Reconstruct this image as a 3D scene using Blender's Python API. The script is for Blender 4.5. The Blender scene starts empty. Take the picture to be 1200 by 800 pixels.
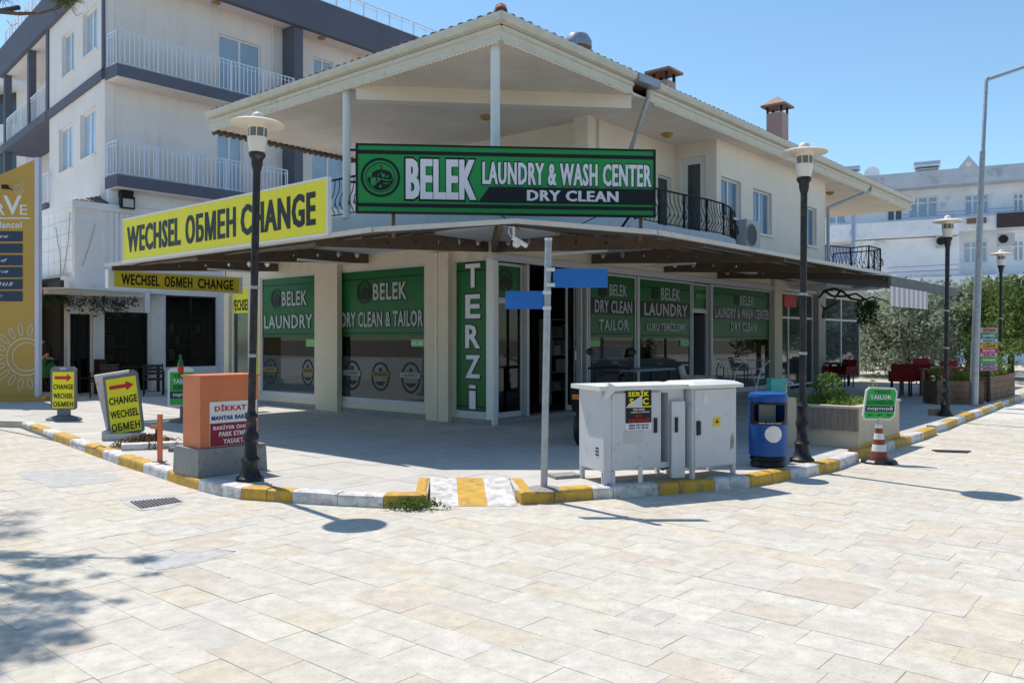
import bpy, math, random
from mathutils import Matrix, Vector
random.seed(7)
S = bpy.context.scene
R_ = math.radians
# ---------------------------------------------------------------- camera, sky, sun, exposure
FX, CX, HY, EYE = 968.0, 600.0, 397.0, 1.67       # focal length and horizon measured on the 1200 x 800 photograph
cd = bpy.data.cameras.new('camera'); cam = bpy.data.objects.new('camera', cd); S.collection.objects.link(cam)
cam.location = (0, 0, EYE); cam.rotation_euler = (R_(90), 0, 0)
cd.sensor_width = 36; cd.lens = 36 * FX / 1200; cd.shift_y = (HY - 400) / 1200; cd.clip_end = 3000; cd.clip_start = .05
S.camera = cam
S.render.resolution_x, S.render.resolution_y = 1024, 682
SUN_EL, SUN_X, SUN_Y = R_(61.5), -.635, .772
w = bpy.data.worlds.new('World'); S.world = w; w.use_nodes = True
nt = w.node_tree; bg = nt.nodes['Background']; bg.inputs[1].default_value = .127
sk = nt.nodes.new('ShaderNodeTexSky'); sk.sky_type = 'NISHITA'; sk.sun_disc = False
sk.sun_elevation = SUN_EL; sk.sun_rotation = math.atan2(SUN_X, SUN_Y)
sk.air_density = 1.0; sk.dust_density = .3; sk.ozone_density = 2.0
tn = nt.nodes.new('ShaderNodeMix'); tn.data_type = 'RGBA'; tn.blend_type = 'MULTIPLY'; tn.inputs[0].default_value = 1
nt.links.new(sk.outputs[0], tn.inputs[6]); tn.inputs[7].default_value = (1.0, 1.19, 1.19, 1); nt.links.new(tn.outputs[2], bg.inputs[0])
sl = bpy.data.lights.new('sun', 'SUN'); sl.energy = 4.3; sl.angle = R_(.5); sl.color = (1, .945, .86)
sun = bpy.data.objects.new('sun', sl); S.collection.objects.link(sun)
D = Vector((SUN_X * math.cos(SUN_EL), SUN_Y * math.cos(SUN_EL), math.sin(SUN_EL)))
sun.rotation_euler = D.to_track_quat('Z', 'Y').to_euler(); sun.location = (0, 0, 30)
S.view_settings.view_transform = 'Standard'; S.view_settings.look = 'None'
S.view_settings.exposure = .2; S.view_settings.gamma = 1

# ---------------------------------------------------------------- materials
MATS = {}
def M(name, col, rough=.6, metal=0, var=.1, vs=2.5, bump=0, bs=60, spec=.25, dirt=0, dcol=(.12, .1, .08), ds=1.5, attr=None, pits=0, streak=0, stretch=None):
    if name in MATS: return MATS[name]
    m = bpy.data.materials.new(name); m.use_nodes = True; n = m.node_tree.nodes; l = m.node_tree.links
    b = n['Principled BSDF']; b.inputs['Roughness'].default_value = rough; b.inputs['Metallic'].default_value = metal
    b.inputs['Specular IOR Level'].default_value = spec
    g = n.new('ShaderNodeNewGeometry'); pos = g.outputs['Position']
    if stretch:
        mp = n.new('ShaderNodeMapping'); mp.inputs['Scale'].default_value = stretch; l.new(pos, mp.inputs[0]); pos = mp.outputs[0]
    no = n.new('ShaderNodeTexNoise'); no.inputs['Scale'].default_value = vs; no.inputs['Detail'].default_value = 6; no.inputs['Roughness'].default_value = .65
    l.new(pos, no.inputs[0])
    cr = n.new('ShaderNodeValToRGB'); cr.color_ramp.elements[0].position = .3; cr.color_ramp.elements[1].position = .72
    cr.color_ramp.elements[0].color = tuple(max(0, c * (1 - var)) for c in col) + (1,)
    cr.color_ramp.elements[1].color = tuple(min(1, c * (1 + var)) for c in col) + (1,)
    l.new(no.outputs[0], cr.inputs[0]); out = cr.outputs[0]
    if attr:
        a = n.new('ShaderNodeAttribute'); a.attribute_name = attr
        mx = n.new('ShaderNodeMix'); mx.data_type = 'RGBA'; mx.blend_type = 'MULTIPLY'; mx.inputs[0].default_value = 1
        l.new(out, mx.inputs[6]); l.new(a.outputs[0], mx.inputs[7]); out = mx.outputs[2]
    if dirt:
        n2 = n.new('ShaderNodeTexNoise'); n2.inputs['Scale'].default_value = ds; n2.inputs['Detail'].default_value = 9; n2.inputs['Roughness'].default_value = .72
        l.new(g.outputs['Position'], n2.inputs[0])
        r2 = n.new('ShaderNodeValToRGB'); r2.color_ramp.elements[0].position = .6 - dirt * .25; r2.color_ramp.elements[1].position = .74
        l.new(n2.outputs[0], r2.inputs[0])
        m2 = n.new('ShaderNodeMix'); m2.data_type = 'RGBA'; l.new(r2.outputs[0], m2.inputs[0])
        l.new(out, m2.inputs[6]); m2.inputs[7].default_value = (*dcol, 1); out = m2.outputs[2]
    if streak:      # rain streaks and grime running down
        mp5 = n.new('ShaderNodeMapping'); mp5.inputs['Scale'].default_value = (1.9, 1.9, .16); l.new(g.outputs['Position'], mp5.inputs[0])
        n5 = n.new('ShaderNodeTexNoise'); n5.inputs['Scale'].default_value = 1.3; n5.inputs['Detail'].default_value = 7; n5.inputs['Roughness'].default_value = .7; l.new(mp5.outputs[0], n5.inputs[0])
        r5 = n.new('ShaderNodeValToRGB'); r5.color_ramp.elements[0].position = .54; r5.color_ramp.elements[1].position = .8; l.new(n5.outputs[0], r5.inputs[0])
        q5 = n.new('ShaderNodeMath'); q5.operation = 'MULTIPLY'; q5.inputs[1].default_value = streak * 1.3; q5.use_clamp = True; l.new(r5.outputs[0], q5.inputs[0])
        m5 = n.new('ShaderNodeMix'); m5.data_type = 'RGBA'; l.new(q5.outputs[0], m5.inputs[0]); l.new(out, m5.inputs[6]); m5.inputs[7].default_value = (.33, .30, .26, 1); out = m5.outputs[2]
    if pits:
        n4 = n.new('ShaderNodeTexNoise'); n4.inputs['Scale'].default_value = 38; n4.inputs['Detail'].default_value = 5; n4.inputs['Roughness'].default_value = .7; l.new(g.outputs['Position'], n4.inputs[0])
        r4 = n.new('ShaderNodeValToRGB'); r4.color_ramp.elements[0].position = .6; r4.color_ramp.elements[1].position = .70; l.new(n4.outputs[0], r4.inputs[0])
        q4 = n.new('ShaderNodeMath'); q4.operation = 'MULTIPLY'; q4.inputs[1].default_value = pits; l.new(r4.outputs[0], q4.inputs[0])
        m4 = n.new('ShaderNodeMix'); m4.data_type = 'RGBA'; l.new(q4.outputs[0], m4.inputs[0]); l.new(out, m4.inputs[6]); m4.inputs[7].default_value = (.22, .19, .16, 1); out = m4.outputs[2]
    l.new(out, b.inputs['Base Color'])
    if bump:
        n3 = n.new('ShaderNodeTexNoise'); n3.inputs['Scale'].default_value = bs; n3.inputs['Detail'].default_value = 4
        l.new(g.outputs['Position'], n3.inputs[0])
        bp = n.new('ShaderNodeBump'); bp.inputs['Strength'].default_value = bump; bp.inputs['Distance'].default_value = .01
        l.new(n3.outputs[0], bp.inputs['Height']); l.new(bp.outputs[0], b.inputs['Normal'])
    MATS[name] = m; return m
def leafm(name, col, tr=.4, var=.35, vs=3):
    m = M(name, col, .55, var=var, vs=vs); n = m.node_tree.nodes; l = m.node_tree.links; b = n['Principled BSDF']
    t = n.new('ShaderNodeBsdfTranslucent'); x = n.new('ShaderNodeMixShader'); x.inputs[0].default_value = tr
    src = b.inputs['Base Color'].links[0].from_socket; l.new(src, t.inputs[0]); l.new(b.outputs[0], x.inputs[1]); l.new(t.outputs[0], x.inputs[2]); l.new(x.outputs[0], n['Material Output'].inputs[0])
    return m
def glass(name, tint=(.75, .8, .8), op=.0, opcol=(.3, .32, .33)):
    m = bpy.data.materials.new(name); m.use_nodes = True; n = m.node_tree.nodes; l = m.node_tree.links; n.remove(n['Principled BSDF'])
    o = n['Material Output']; t = n.new('ShaderNodeBsdfTransparent'); t.inputs[0].default_value = (*tint, 1)
    gl = n.new('ShaderNodeBsdfGlossy'); gl.inputs['Roughness'].default_value = .02
    f = n.new('ShaderNodeFresnel'); f.inputs[0].default_value = 1.5
    mx = n.new('ShaderNodeMixShader'); l.new(f.outputs[0], mx.inputs[0]); l.new(gl.outputs[0], mx.inputs[2])
    if op:
        d = n.new('ShaderNodeBsdfDiffuse'); d.inputs[0].default_value = (*opcol, 1)
        m3 = n.new('ShaderNodeMixShader'); m3.inputs[0].default_value = op; l.new(t.outputs[0], m3.inputs[1]); l.new(d.outputs[0], m3.inputs[2])
        l.new(m3.outputs[0], mx.inputs[1])
    else: l.new(t.outputs[0], mx.inputs[1])
    l.new(mx.outputs[0], o.inputs[0]); MATS[name] = m; return m

m_trav = M('travertine', (.56, .525, .465), .85, spec=.1, var=.17, vs=8, bump=.5, bs=38, attr='tint', dirt=.42, dcol=(.50, .455, .40), ds=1.3, pits=.75)
m_joint = M('paving_joint', (.50, .45, .38), .9, var=.25, vs=4)
m_roadfar = M('far_road', (.6, .57, .52), .8, var=.12, vs=1.2)
m_earth = M('earth', (.3, .27, .22), .95, var=.2, vs=.2)
m_slab = M('pavement_slab', (.53, .50, .465), .9, spec=.08, var=.07, vs=5, bump=.25, bs=50, attr='tint', dirt=.1, dcol=(.36, .34, .31), ds=2.2, pits=.3)
m_patch = M('cement_patch', (.46, .45, .44), .9, var=.18, vs=8, spec=.1, dirt=.3, dcol=(.52, .49, .44), ds=4, bump=.3, bs=60)
m_kw = M('kerb_white_paint', (.70, .67, .66), .6, var=.1, vs=9, bump=.5, bs=25, dirt=.62, dcol=(.2, .18, .16), ds=8)
m_ky = M('kerb_yellow_paint', (.64, .37, .05), .6, var=.14, vs=9, bump=.5, bs=25, dirt=.6, dcol=(.22, .18, .12), ds=8)
m_conc = M('old_concrete', (.3, .29, .28), .92, var=.25, vs=6, bump=.8, bs=35, dirt=.3, dcol=(.1, .09, .08), ds=6)
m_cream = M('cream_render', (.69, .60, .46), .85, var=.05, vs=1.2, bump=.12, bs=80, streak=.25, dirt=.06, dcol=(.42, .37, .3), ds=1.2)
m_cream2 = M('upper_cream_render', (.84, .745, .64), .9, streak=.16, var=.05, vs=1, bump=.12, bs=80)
m_soffit = M('soffit_paint', (.80, .70, .60), .8, var=.12, vs=.9)
m_white = M('white_frame', (.74, .75, .76), .4, var=.04, vs=5)
m_alu = M('aluminium_frame', (.55, .55, .56), .4, var=.06, vs=5)
m_slabface = M('terrace_face_paint', (.56, .60, .66), .8, streak=.3, var=.07, vs=1.3, dirt=.08, dcol=(.4, .4, .4), ds=2)
m_fascia = M('fascia_paint', (.66, .62, .53), .75, var=.09, vs=3, dirt=.18, dcol=(.36, .31, .24), ds=3)
m_gutter = M('gutter_metal', (.62, .59, .51), .45, var=.1, vs=4)
m_tile = M('clay_roof_tile', (.17, .065, .045), .8, var=.35, vs=9, bump=.3, bs=40)
m_beam = M('brown_canopy_beam', (.115, .085, .06), .65, var=.2, vs=6, bump=.1)
m_can = M('canopy_sheet', (.15, .135, .12), .6, var=.2, vs=5)
m_canedge = M('canopy_edge_trim', (.60, .57, .52), .55, var=.14, vs=4, dirt=.2, dcol=(.32, .28, .24), ds=4)
m_green = M('green_sign_vinyl', (.022, .27, .07), .4, var=.04, vs=3)
m_dgreen = M('green_window_vinyl', (.008, .12, .03), .35, var=.05, vs=3)
m_lgreen = M('pale_green_sticker', (.18, .5, .2), .45, var=.05)
m_black = M('black_vinyl', (.012, .012, .016), .4, var=.1)
m_lett = M('silver_white_letter', (.72, .72, .78), .4, var=.03)
m_lettd = M('window_letter', (.42, .43, .46), .4, var=.03)
m_yel = M('yellow_sign_vinyl', (.82, .74, .03), .45, var=.04, vs=3)
m_yel2 = M('aged_yellow_vinyl', (.62, .56, .04), .45, var=.08, vs=3)
m_red = M('red_vinyl', (.55, .03, .04), .45, var=.05)
m_blue = M('street_sign_blue', (.02, .14, .46), .4, var=.05, vs=6)
m_bluet = M('faded_sign_letter', (.04, .18, .5), .4, var=.05)
m_galv = M('galvanised_pipe', (.36, .38, .42), .42, metal=.5, var=.2, vs=14)
m_silver = M('silver_clamp', (.7, .7, .72), .35, metal=.5, var=.05)
m_lpole = M('lamp_post_paint', (.03, .028, .032), .45, var=.5, vs=12, dirt=.1, dcol=(.16, .13, .11), ds=10)
m_lshade = M('lamp_cream_shade', (.76, .70, .60), .35, var=.04)
m_lglobe = M('lamp_milky_globe', (.74, .70, .63), .3, var=.03)
m_lglass = M('lamp_dark_glass', (.16, .16, .16), .12, var=.2, vs=20)
m_cab = M('cabinet_grey_paint', (.56, .57, .61), .5, var=.05, vs=3, dirt=.08, dcol=(.34, .33, .31), ds=5)
m_cablid = M('cabinet_lid_paint', (.68, .67, .64), .5, var=.06, vs=4)
m_binb = M('bin_blue_paint', (.015, .085, .32), .35, var=.08, vs=4)
m_orange = M('orange_paint', (.64, .19, .085), .5, var=.1, vs=3, dirt=.06, dcol=(.45, .15, .08), ds=3)
m_maroon = M('maroon_print', (.27, .015, .04), .45, var=.05)
m_navy = M('navy_print', (.03, .05, .25), .45, var=.05)
m_paper = M('white_print', (.74, .74, .74), .5, var=.04, vs=10)
m_grey = M('dark_grey_plastic', (.17, .18, .20), .5, var=.1, vs=5)
m_greyl = M('pale_grey_plastic', (.50, .50, .50), .5, var=.08, vs=5, dirt=.15, dcol=(.33, .31, .29), ds=5)
m_wood = M('weathered_wood', (.22, .185, .16), .85, var=.3, vs=6, stretch=(8, 8, .8), bump=.4, bs=40)
m_wood2 = M('brown_planter_wood', (.21, .135, .09), .8, var=.35, vs=5, bump=.4, bs=30, dirt=.2, dcol=(.09, .06, .04), ds=3)
m_planter = M('beige_planter_render', (.55, .47, .36), .85, var=.08, vs=3, bump=.3, bs=50, dirt=.15, dcol=(.36, .3, .23), ds=4)
m_soil = M('soil', (.06, .045, .03), .95, var=.3, vs=20)
m_leaf = leafm('garden_leaf', (.11, .19, .04), var=.4, vs=14)
m_leaf2 = leafm('bright_leaf', (.19, .28, .05), var=.4, vs=14)
m_olive = leafm('olive_leaf', (.34, .38, .28), .5, var=.35, vs=3)
m_bush = leafm('bush_leaf', (.14, .20, .055), .45, var=.4, vs=4)
m_needle = M('pine_needle', (.10, .115, .03), .7, var=.4, vs=9)
m_bark = M('bark', (.12, .085, .06), .9, var=.3, vs=8, bump=.6, bs=30)
m_flower = M('pink_flower', (.6, .08, .18), .6, var=.3, vs=20)
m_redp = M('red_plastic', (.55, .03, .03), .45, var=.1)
m_redc = M('shade_darkened_chair_red', (.25, .014, .014), .7, var=.2, vs=5)  # chair red darkened in colour for the shaded terrace
m_dark = M('painted_room_dark', (.035, .033, .032), .8, var=.2, vs=2)
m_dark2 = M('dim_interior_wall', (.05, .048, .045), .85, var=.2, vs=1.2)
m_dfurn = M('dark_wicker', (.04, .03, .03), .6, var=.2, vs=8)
m_blk = M('black_plastic', (.015, .015, .016), .35, var=.2)
m_nwall = M('neighbour_render', (.80, .745, .72), .9, var=.05, vs=.8, streak=.22, bump=.1, bs=60)
m_ngrey = M('neighbour_grey_band', (.125, .135, .18), .8, var=.07, vs=1)
m_nrail = M('pale_blue_railing', (.74, .80, .90), .45, var=.05)
m_clad = M('white_cladding', (.82, .82, .84), .7, var=.05, vs=3, bump=.2, bs=40)
m_curt = M('pale_curtain', (.48, .56, .66), .8, var=.1, vs=1, stretch=(9, 9, .3))
m_pane = M('upper_window_glass', (.13, .2, .3), .06, var=.25, vs=.8, spec=.8)
m_paned = M('dark_window_glass', (.045, .055, .06), .05, var=.4, vs=1, spec=.7)
m_pane3 = M('light_window_glass', (.34, .45, .58), .12, var=.2, vs=.6, spec=.7)
m_ochre = M('ochre_sign_panel', (.52, .32, .075), .55, var=.06, vs=1)
m_inkb = M('dark_blue_plate', (.035, .055, .10), .5, var=.06)
m_lav = M('pale_side_trim', (.60, .60, .70), .5, var=.05)
m_iron = M('black_wrought_iron', (.02, .018, .02), .5, var=.3, vs=20)
m_pink = M('pink_render', (.50, .34, .31), .85, var=.08, vs=3)
m_cap = M('chimney_cap', (.36, .24, .2), .8, var=.15, vs=4)
m_fwall = M('far_white_paint', (.84, .85, .90), .85, var=.1, vs=.5, dirt=.16, dcol=(.36, .39, .46), ds=.9)
m_fblue = M('far_blue_paint', (.33, .42, .60), .85, var=.1, vs=.6, dirt=.15, dcol=(.24, .3, .42), ds=1)
m_fpar = M('far_parapet_paint', (.52, .55, .62), .85, var=.12, vs=.6, dirt=.2, dcol=(.26, .28, .34), ds=.8)
m_brown = M('brown_fabric', (.07, .05, .05), .8, var=.1)
m_teal = M('teal_plastic', (.10, .48, .42), .4, var=.05)
m_skin = M('skin', (.5, .28, .2), .6, var=.05)
m_hair = M('dark_hair', (.02, .015, .012), .6, var=.2)
m_shirt = M('black_shirt', (.02, .018, .02), .85, var=.2)
m_apron = M('green_apron', (.02, .16, .07), .8, var=.1)
m_awn = M('grey_awning_fabric', (.16, .17, .18), .8, var=.1)
m_pinkst = M('pink_stripe', (.6, .42, .46), .8, var=.05)
m_chrome = M('bright_metal', (.6, .61, .63), .25, metal=.8, var=.05)
m_conew = M('cone_white_band', (.75, .73, .72), .5, var=.08, vs=10)
m_coner = M('cone_red_rubber', (.27, .065, .05), .6, var=.15, vs=8)
m_bottle = M('green_bottle_glass', (.02, .14, .04), .1, var=.1)
m_table = M('grey_blue_tabletop', (.17, .2, .3), .4, var=.1)
m_woodl = M('light_timber', (.42, .27, .16), .8, var=.2, vs=8)
m_root = M('dry_roots', (.20, .12, .06), .9, var=.4, vs=12)
g_clear = glass('shop_glass', (.5, .55, .54))
g_frost = glass('frosted_film', (.6, .64, .66), .82, (.065, .09, .10))
g_lglass = glass('glass_clear', (.85, .9, .9))

# ---------------------------------------------------------------- geometry helpers
class MB:
    def __init__(s): s.v = []; s.f = []; s.c = []; s.col = None
    def poly(s, pts):
        i = len(s.v); s.v += [tuple(p) for p in pts]; s.f.append(tuple(range(i, i + len(pts)))); s.c.append(s.col); return s
    def faces(s, pts, fs):
        i = len(s.v); s.v += [tuple(p) for p in pts]
        for f in fs: s.f.append(tuple(i + k for k in f)); s.c.append(s.col)
        return s
    def box(s, x0, x1, y0, y1, z0, z1):
        if x1 < x0: x0, x1 = x1, x0
        if y1 < y0: y0, y1 = y1, y0
        if z1 < z0: z0, z1 = z1, z0
        return s.faces([(x0, y0, z0), (x1, y0, z0), (x1, y1, z0), (x0, y1, z0), (x0, y0, z1), (x1, y0, z1), (x1, y1, z1), (x0, y1, z1)],
                       [(0, 3, 2, 1), (4, 5, 6, 7), (0, 1, 5, 4), (1, 2, 6, 5), (2, 3, 7, 6), (3, 0, 4, 7)])
    def prism(s, pl, z0, z1):
        n = len(pl); z = lambda q, i: q[i] if isinstance(q, (list, tuple)) else q
        ar = sum(pl[i][0] * pl[(i + 1) % n][1] - pl[(i + 1) % n][0] * pl[i][1] for i in range(n))
        if ar < 0: pl = pl[::-1]; z0 = z0[::-1] if isinstance(z0, (list, tuple)) else z0; z1 = z1[::-1] if isinstance(z1, (list, tuple)) else z1
        p = [(a, b, z(z0, i)) for i, (a, b) in enumerate(pl)] + [(a, b, z(z1, i)) for i, (a, b) in enumerate(pl)]
        return s.faces(p, [tuple(range(n - 1, -1, -1)), tuple(range(n, 2 * n))] + [(i, (i + 1) % n, n + (i + 1) % n, n + i) for i in range(n)])
    def xprism(s, prof, x0, x1):            # profile in (y, z) swept along x
        n = len(prof); p = [(x0, a, b) for a, b in prof] + [(x1, a, b) for a, b in prof]
        return s.faces(p, [tuple(range(n - 1, -1, -1)), tuple(range(n, 2 * n))] + [(i, (i + 1) % n, n + (i + 1) % n, n + i) for i in range(n)])
    def yprism(s, prof, y0, y1):            # profile in (x, z) swept along y
        n = len(prof); p = [(a, y0, b) for a, b in prof] + [(a, y1, b) for a, b in prof]
        return s.faces(p, [tuple(range(n)), tuple(range(2 * n - 1, n - 1, -1))] + [(i, n + i, n + (i + 1) % n, (i + 1) % n) for i in range(n)])
    def tube(s, pts, r, n=8, cap=True):
        pts = [Vector(p) for p in pts]; rr = r if isinstance(r, (list, tuple)) else [r] * len(pts); base = len(s.v); ref = None
        for i, p in enumerate(pts):
            d = (pts[min(i + 1, len(pts) - 1)] - pts[max(i - 1, 0)]); d = d.normalized() if d.length else Vector((0, 0, 1))
            if ref is None: ref = Vector((0, 0, 1)) if abs(d.z) < .9 else Vector((1, 0, 0))
            u = d.cross(ref); u = u.normalized() if u.length > 1e-4 else Vector((1, 0, 0)); v = u.cross(d); ref = v
            for k in range(n):
                a = 2 * math.pi * k / n; s.v.append(tuple(p + (u * math.cos(a) + v * math.sin(a)) * rr[i]))
        for i in range(len(pts) - 1):
            for k in range(n):
                a = base + i * n + k; b = base + i * n + (k + 1) % n; s.f.append((a, b, b + n, a + n)); s.c.append(s.col)
        if cap:
            s.f.append(tuple(base + k for k in range(n - 1, -1, -1))); s.f.append(tuple(base + (len(pts) - 1) * n + k for k in range(n))); s.c += [s.col, s.col]
        return s
    def lathe(s, prof, n=20, c=(0, 0), sx=1, sy=1):   # prof (r, z)
        base = len(s.v)
        for r, z in prof:
            for k in range(n):
                a = 2 * math.pi * k / n; s.v.append((c[0] + r * sx * math.cos(a), c[1] + r * sy * math.sin(a), z))
        for i in range(len(prof) - 1):
            for k in range(n):
                a = base + i * n + k; b = base + i * n + (k + 1) % n; s.f.append((a, b, b + n, a + n)); s.c.append(s.col)
        s.f.append(tuple(base + k for k in range(n - 1, -1, -1))); s.f.append(tuple(base + (len(prof) - 1) * n + k for k in range(n))); s.c += [s.col, s.col]
        return s
    def wall(s, s0, s1, z0, z1, y0, y1, ops=()):
        xs = sorted({s0, s1, *[min(max(o[i], s0), s1) for o in ops for i in (0, 1)]}); zs = sorted({z0, z1, *[min(max(o[i], z0), z1) for o in ops for i in (2, 3)]})
        for i in range(len(xs) - 1):
            run = None
            for j in range(len(zs)):
                hole = True
                if j < len(zs) - 1:
                    cx, cz = (xs[i] + xs[i + 1]) / 2, (zs[j] + zs[j + 1]) / 2
                    hole = any(o[0] < cx < o[1] and o[2] < cz < o[3] for o in ops)
                if not hole and run is None: run = zs[j]
                if hole and run is not None: s.box(xs[i], xs[i + 1], y0, y1, run, zs[j]); run = None
        return s
    def mesh(s, name, mat, smooth=False):
        me = bpy.data.meshes.new(name); me.from_pydata(s.v, [], s.f); me.materials.append(mat)
        if any(c is not None for c in s.c):
            a = me.color_attributes.new('tint', 'FLOAT_COLOR', 'CORNER'); i = 0
            for f, c in zip(s.f, s.c):
                for _ in f: a.data[i].color = (*(c or (1, 1, 1)), 1); i += 1
        if smooth:
            me.polygons.foreach_set('use_smooth', [True] * len(me.polygons)); me.set_sharp_from_angle(angle=R_(38))
        return me
WM = {}
class Fr:
    """a vertical plane standing in the place: x runs along it, y goes inward, z up"""
    def __init__(s, ox, oy, deg, oz=0):
        s.ox, s.oy, s.a = ox, oy, R_(deg); s.c = math.cos(s.a); s.n = math.sin(s.a)
        s.m = Matrix.Translation((ox, oy, oz)) @ Matrix.Rotation(s.a, 4, 'Z')
    def x(s, px, off=0):
        k = (px - CX) / FX; X = s.ox - off * s.n; Y = s.oy + off * s.c
        return (k * Y - X) / (s.c - k * s.n)
    def z(s, py, x, off=0): return EYE - (py - HY) / FX * (s.oy + x * s.n + off * s.c)
    def w(s, x, y): return (s.ox + x * s.c - y * s.n, s.oy + x * s.n + y * s.c)
    def sub(s, x, y, deg=0, z=0): p = s.w(x, y); return Fr(p[0], p[1], math.degrees(s.a) + deg, z)
def G(px, py, z=0):
    Y = FX * (EYE - z) / (py - HY); return ((px - CX) / FX * Y, Y)
def P(px, py, Y): return ((px - CX) / FX * Y, Y, EYE - (py - HY) / FX * Y)
W0 = Fr(0, 0, 0)
def fm(fr):
    if fr is None: return Matrix()
    if isinstance(fr, Fr): return fr.m
    if isinstance(fr, Matrix): return fr
    return Matrix.Translation(fr)
def part(name, mb, mat, parent, fr=None, smooth=False, kind=None, label=None):
    me = mb.mesh(name, mat, smooth) if isinstance(mb, MB) else mb
    if not isinstance(mb, MB) and mat and not me.materials: me.materials.append(mat)
    o = bpy.data.objects.new(name, me); S.collection.objects.link(o)
    wm = fm(fr) if fr is not None else (WM[parent.name] if parent else Matrix())
    WM[o.name] = wm
    if parent: o.parent = parent; o.matrix_basis = WM[parent.name].inverted() @ wm; KIDS.setdefault(parent.name, []).append(o)
    else: o.matrix_basis = wm
    if kind: o['kind'] = kind
    if label: o['label'] = label
    return o
def tag(o, label, cat, group=None):
    o['label'] = label; o['category'] = cat
    if group: o['group'] = group
    return o
def thing(name, label, cat, fr, group=None):
    o = bpy.data.objects.new(name, None); S.collection.objects.link(o); o.empty_display_size = .2
    o.matrix_basis = fm(fr); WM[o.name] = fm(fr); return tag(o, label, cat, group)
def single(name, mb, mat, label, cat, fr=None, group=None, smooth=False):
    return tag(part(name, mb, mat, None, fr, smooth), label, cat, group)
def struct(name, mb, mat, fr=None):
    return part(name, mb, mat, None, fr, kind='structure')
KIDS = {}
def copy_tree(o, wm=None, label=None, group=None):
    def rec(src, par):
        c = src.copy(); S.collection.objects.link(c)
        if par: c.parent = par
        if par: KIDS.setdefault(par.name, []).append(c)
        for ch in list(KIDS.get(src.name, ())): rec(ch, c)
        return c
    r = rec(o, None)
    if wm is not None: r.matrix_basis = fm(wm); WM[r.name] = fm(wm)
    if label: r['label'] = label
    if group: r['group'] = group
    return r
_tc = {}
def text_mesh(txt, w, h, off=.022, depth=.004, y=0, cx=0, cz=0, res=2, shear=0):
    bold = max(0, off - .02); off = min(off, .02); key = (txt, off, res, shear)
    if key not in _tc:
        c = bpy.data.curves.new('t', 'FONT'); c.body = txt; c.offset = off; c.resolution_u = res; c.extrude = .5; c.shear = shear; c.space_character = 1.1
        o = bpy.data.objects.new('t', c); S.collection.objects.link(o)
        me = bpy.data.meshes.new_from_object(o.evaluated_get(bpy.context.evaluated_depsgraph_get()))
        vs = [tuple(v.co) for v in me.vertices]; fs = [tuple(p.vertices) for p in me.polygons]
        bpy.data.objects.remove(o); bpy.data.curves.remove(c); bpy.data.meshes.remove(me); _tc[key] = (vs, fs)
    vs, fs = _tc[key]
    x0 = min(v[0] for v in vs); x1 = max(v[0] for v in vs); y0 = min(v[1] for v in vs); y1 = max(v[1] for v in vs)
    mb = MB(); mb.v = [(cx + ((v[0] - x0) / (x1 - x0) - .5) * w, y - (v[2] + .5) * depth, cz + ((v[1] - y0) / (y1 - y0) - .5) * h) for v in vs]
    mb.f = list(fs)
    if bold:
        d = bold * h * 1.0; k = (w - 2 * d) / w; n_ = len(mb.v); base = [(cx + (a - cx) * k, b, c) for a, b, c in mb.v]; mb.v = []; mb.f = []
        for i, sh in enumerate((-d, d, 0)):
            mb.v += [(a + sh, b - i * .0007, c) for a, b, c in base]; mb.f += [tuple(q + i * n_ for q in f) for f in fs]
    mb.c = [None] * len(mb.f); return mb
def lettering(parent, fr, txt, x0, x1, z0, z1, y, mat, outline=None, off=.022, name='lettering', shear=0):
    w, h = abs(x1 - x0), abs(z1 - z0); cx, cz = (x0 + x1) / 2, (z0 + z1) / 2
    if txt == 'İ':
        o_ = part('letter_outline', MB().box(cx - w * .6, cx + w * .6, y - .003, y, z0 - .01, z0 + h * .8).box(cx - w * .6, cx + w * .6, y - .003, y, z0 + h * .83, z1 + .01), outline, parent, fr, kind='stuff')
        return part(name, MB().box(cx - w / 2, cx + w / 2, y - .006, y - .0035, z0, z0 + h * .76).box(cx - w / 2, cx + w / 2, y - .006, y - .0035, z0 + h * .86, z1), mat, parent, fr, kind='stuff')
    if outline: 
        part('letter_outline', text_mesh(txt, w + h * .09, h * 1.1, off + .02, .004, y, cx, cz), outline, parent, fr); y -= .004
    return part(name, text_mesh(txt, w, h, off, .004, y, cx, cz, shear=shear), mat, parent, fr)
def pxtext(parent, fr, txt, px0, px1, py0, py1, y, mat, **k):
    x0, x1 = fr.x(px0, y), fr.x(px1, y); xm = (x0 + x1) / 2
    return lettering(parent, fr, txt, x0, x1, fr.z(py1, xm, y), fr.z(py0, xm, y), y, mat, **k)
def ring(mb, cx, cz, r0, r1, y0, y1, n=28, e=1):
    p = []
    for k in range(n):
        a = 2 * math.pi * k / n; c, s_ = math.cos(a), math.sin(a) * e
        p += [(cx + r0 * c, y0, cz + r0 * s_), (cx + r1 * c, y0, cz + r1 * s_), (cx + r1 * c, y1, cz + r1 * s_), (cx + r0 * c, y1, cz + r0 * s_)]
    fs = []
    for k in range(n):
        a = 4 * k; b = 4 * ((k + 1) % n); fs += [(a, b, b + 1, a + 1), (a + 1, b + 1, b + 2, a + 2), (a + 3, a, b, b + 3) if False else (a, a + 3, b + 3, b)]
    return mb.faces(p, fs)
def disc(mb, cx, cz, r, y0, y1, n=24, e=1):
    return mb.yprism([(cx + r * math.cos(2 * math.pi * k / n), cz + r * e * math.sin(2 * math.pi * k / n)) for k in range(n)], y0, y1)
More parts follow.
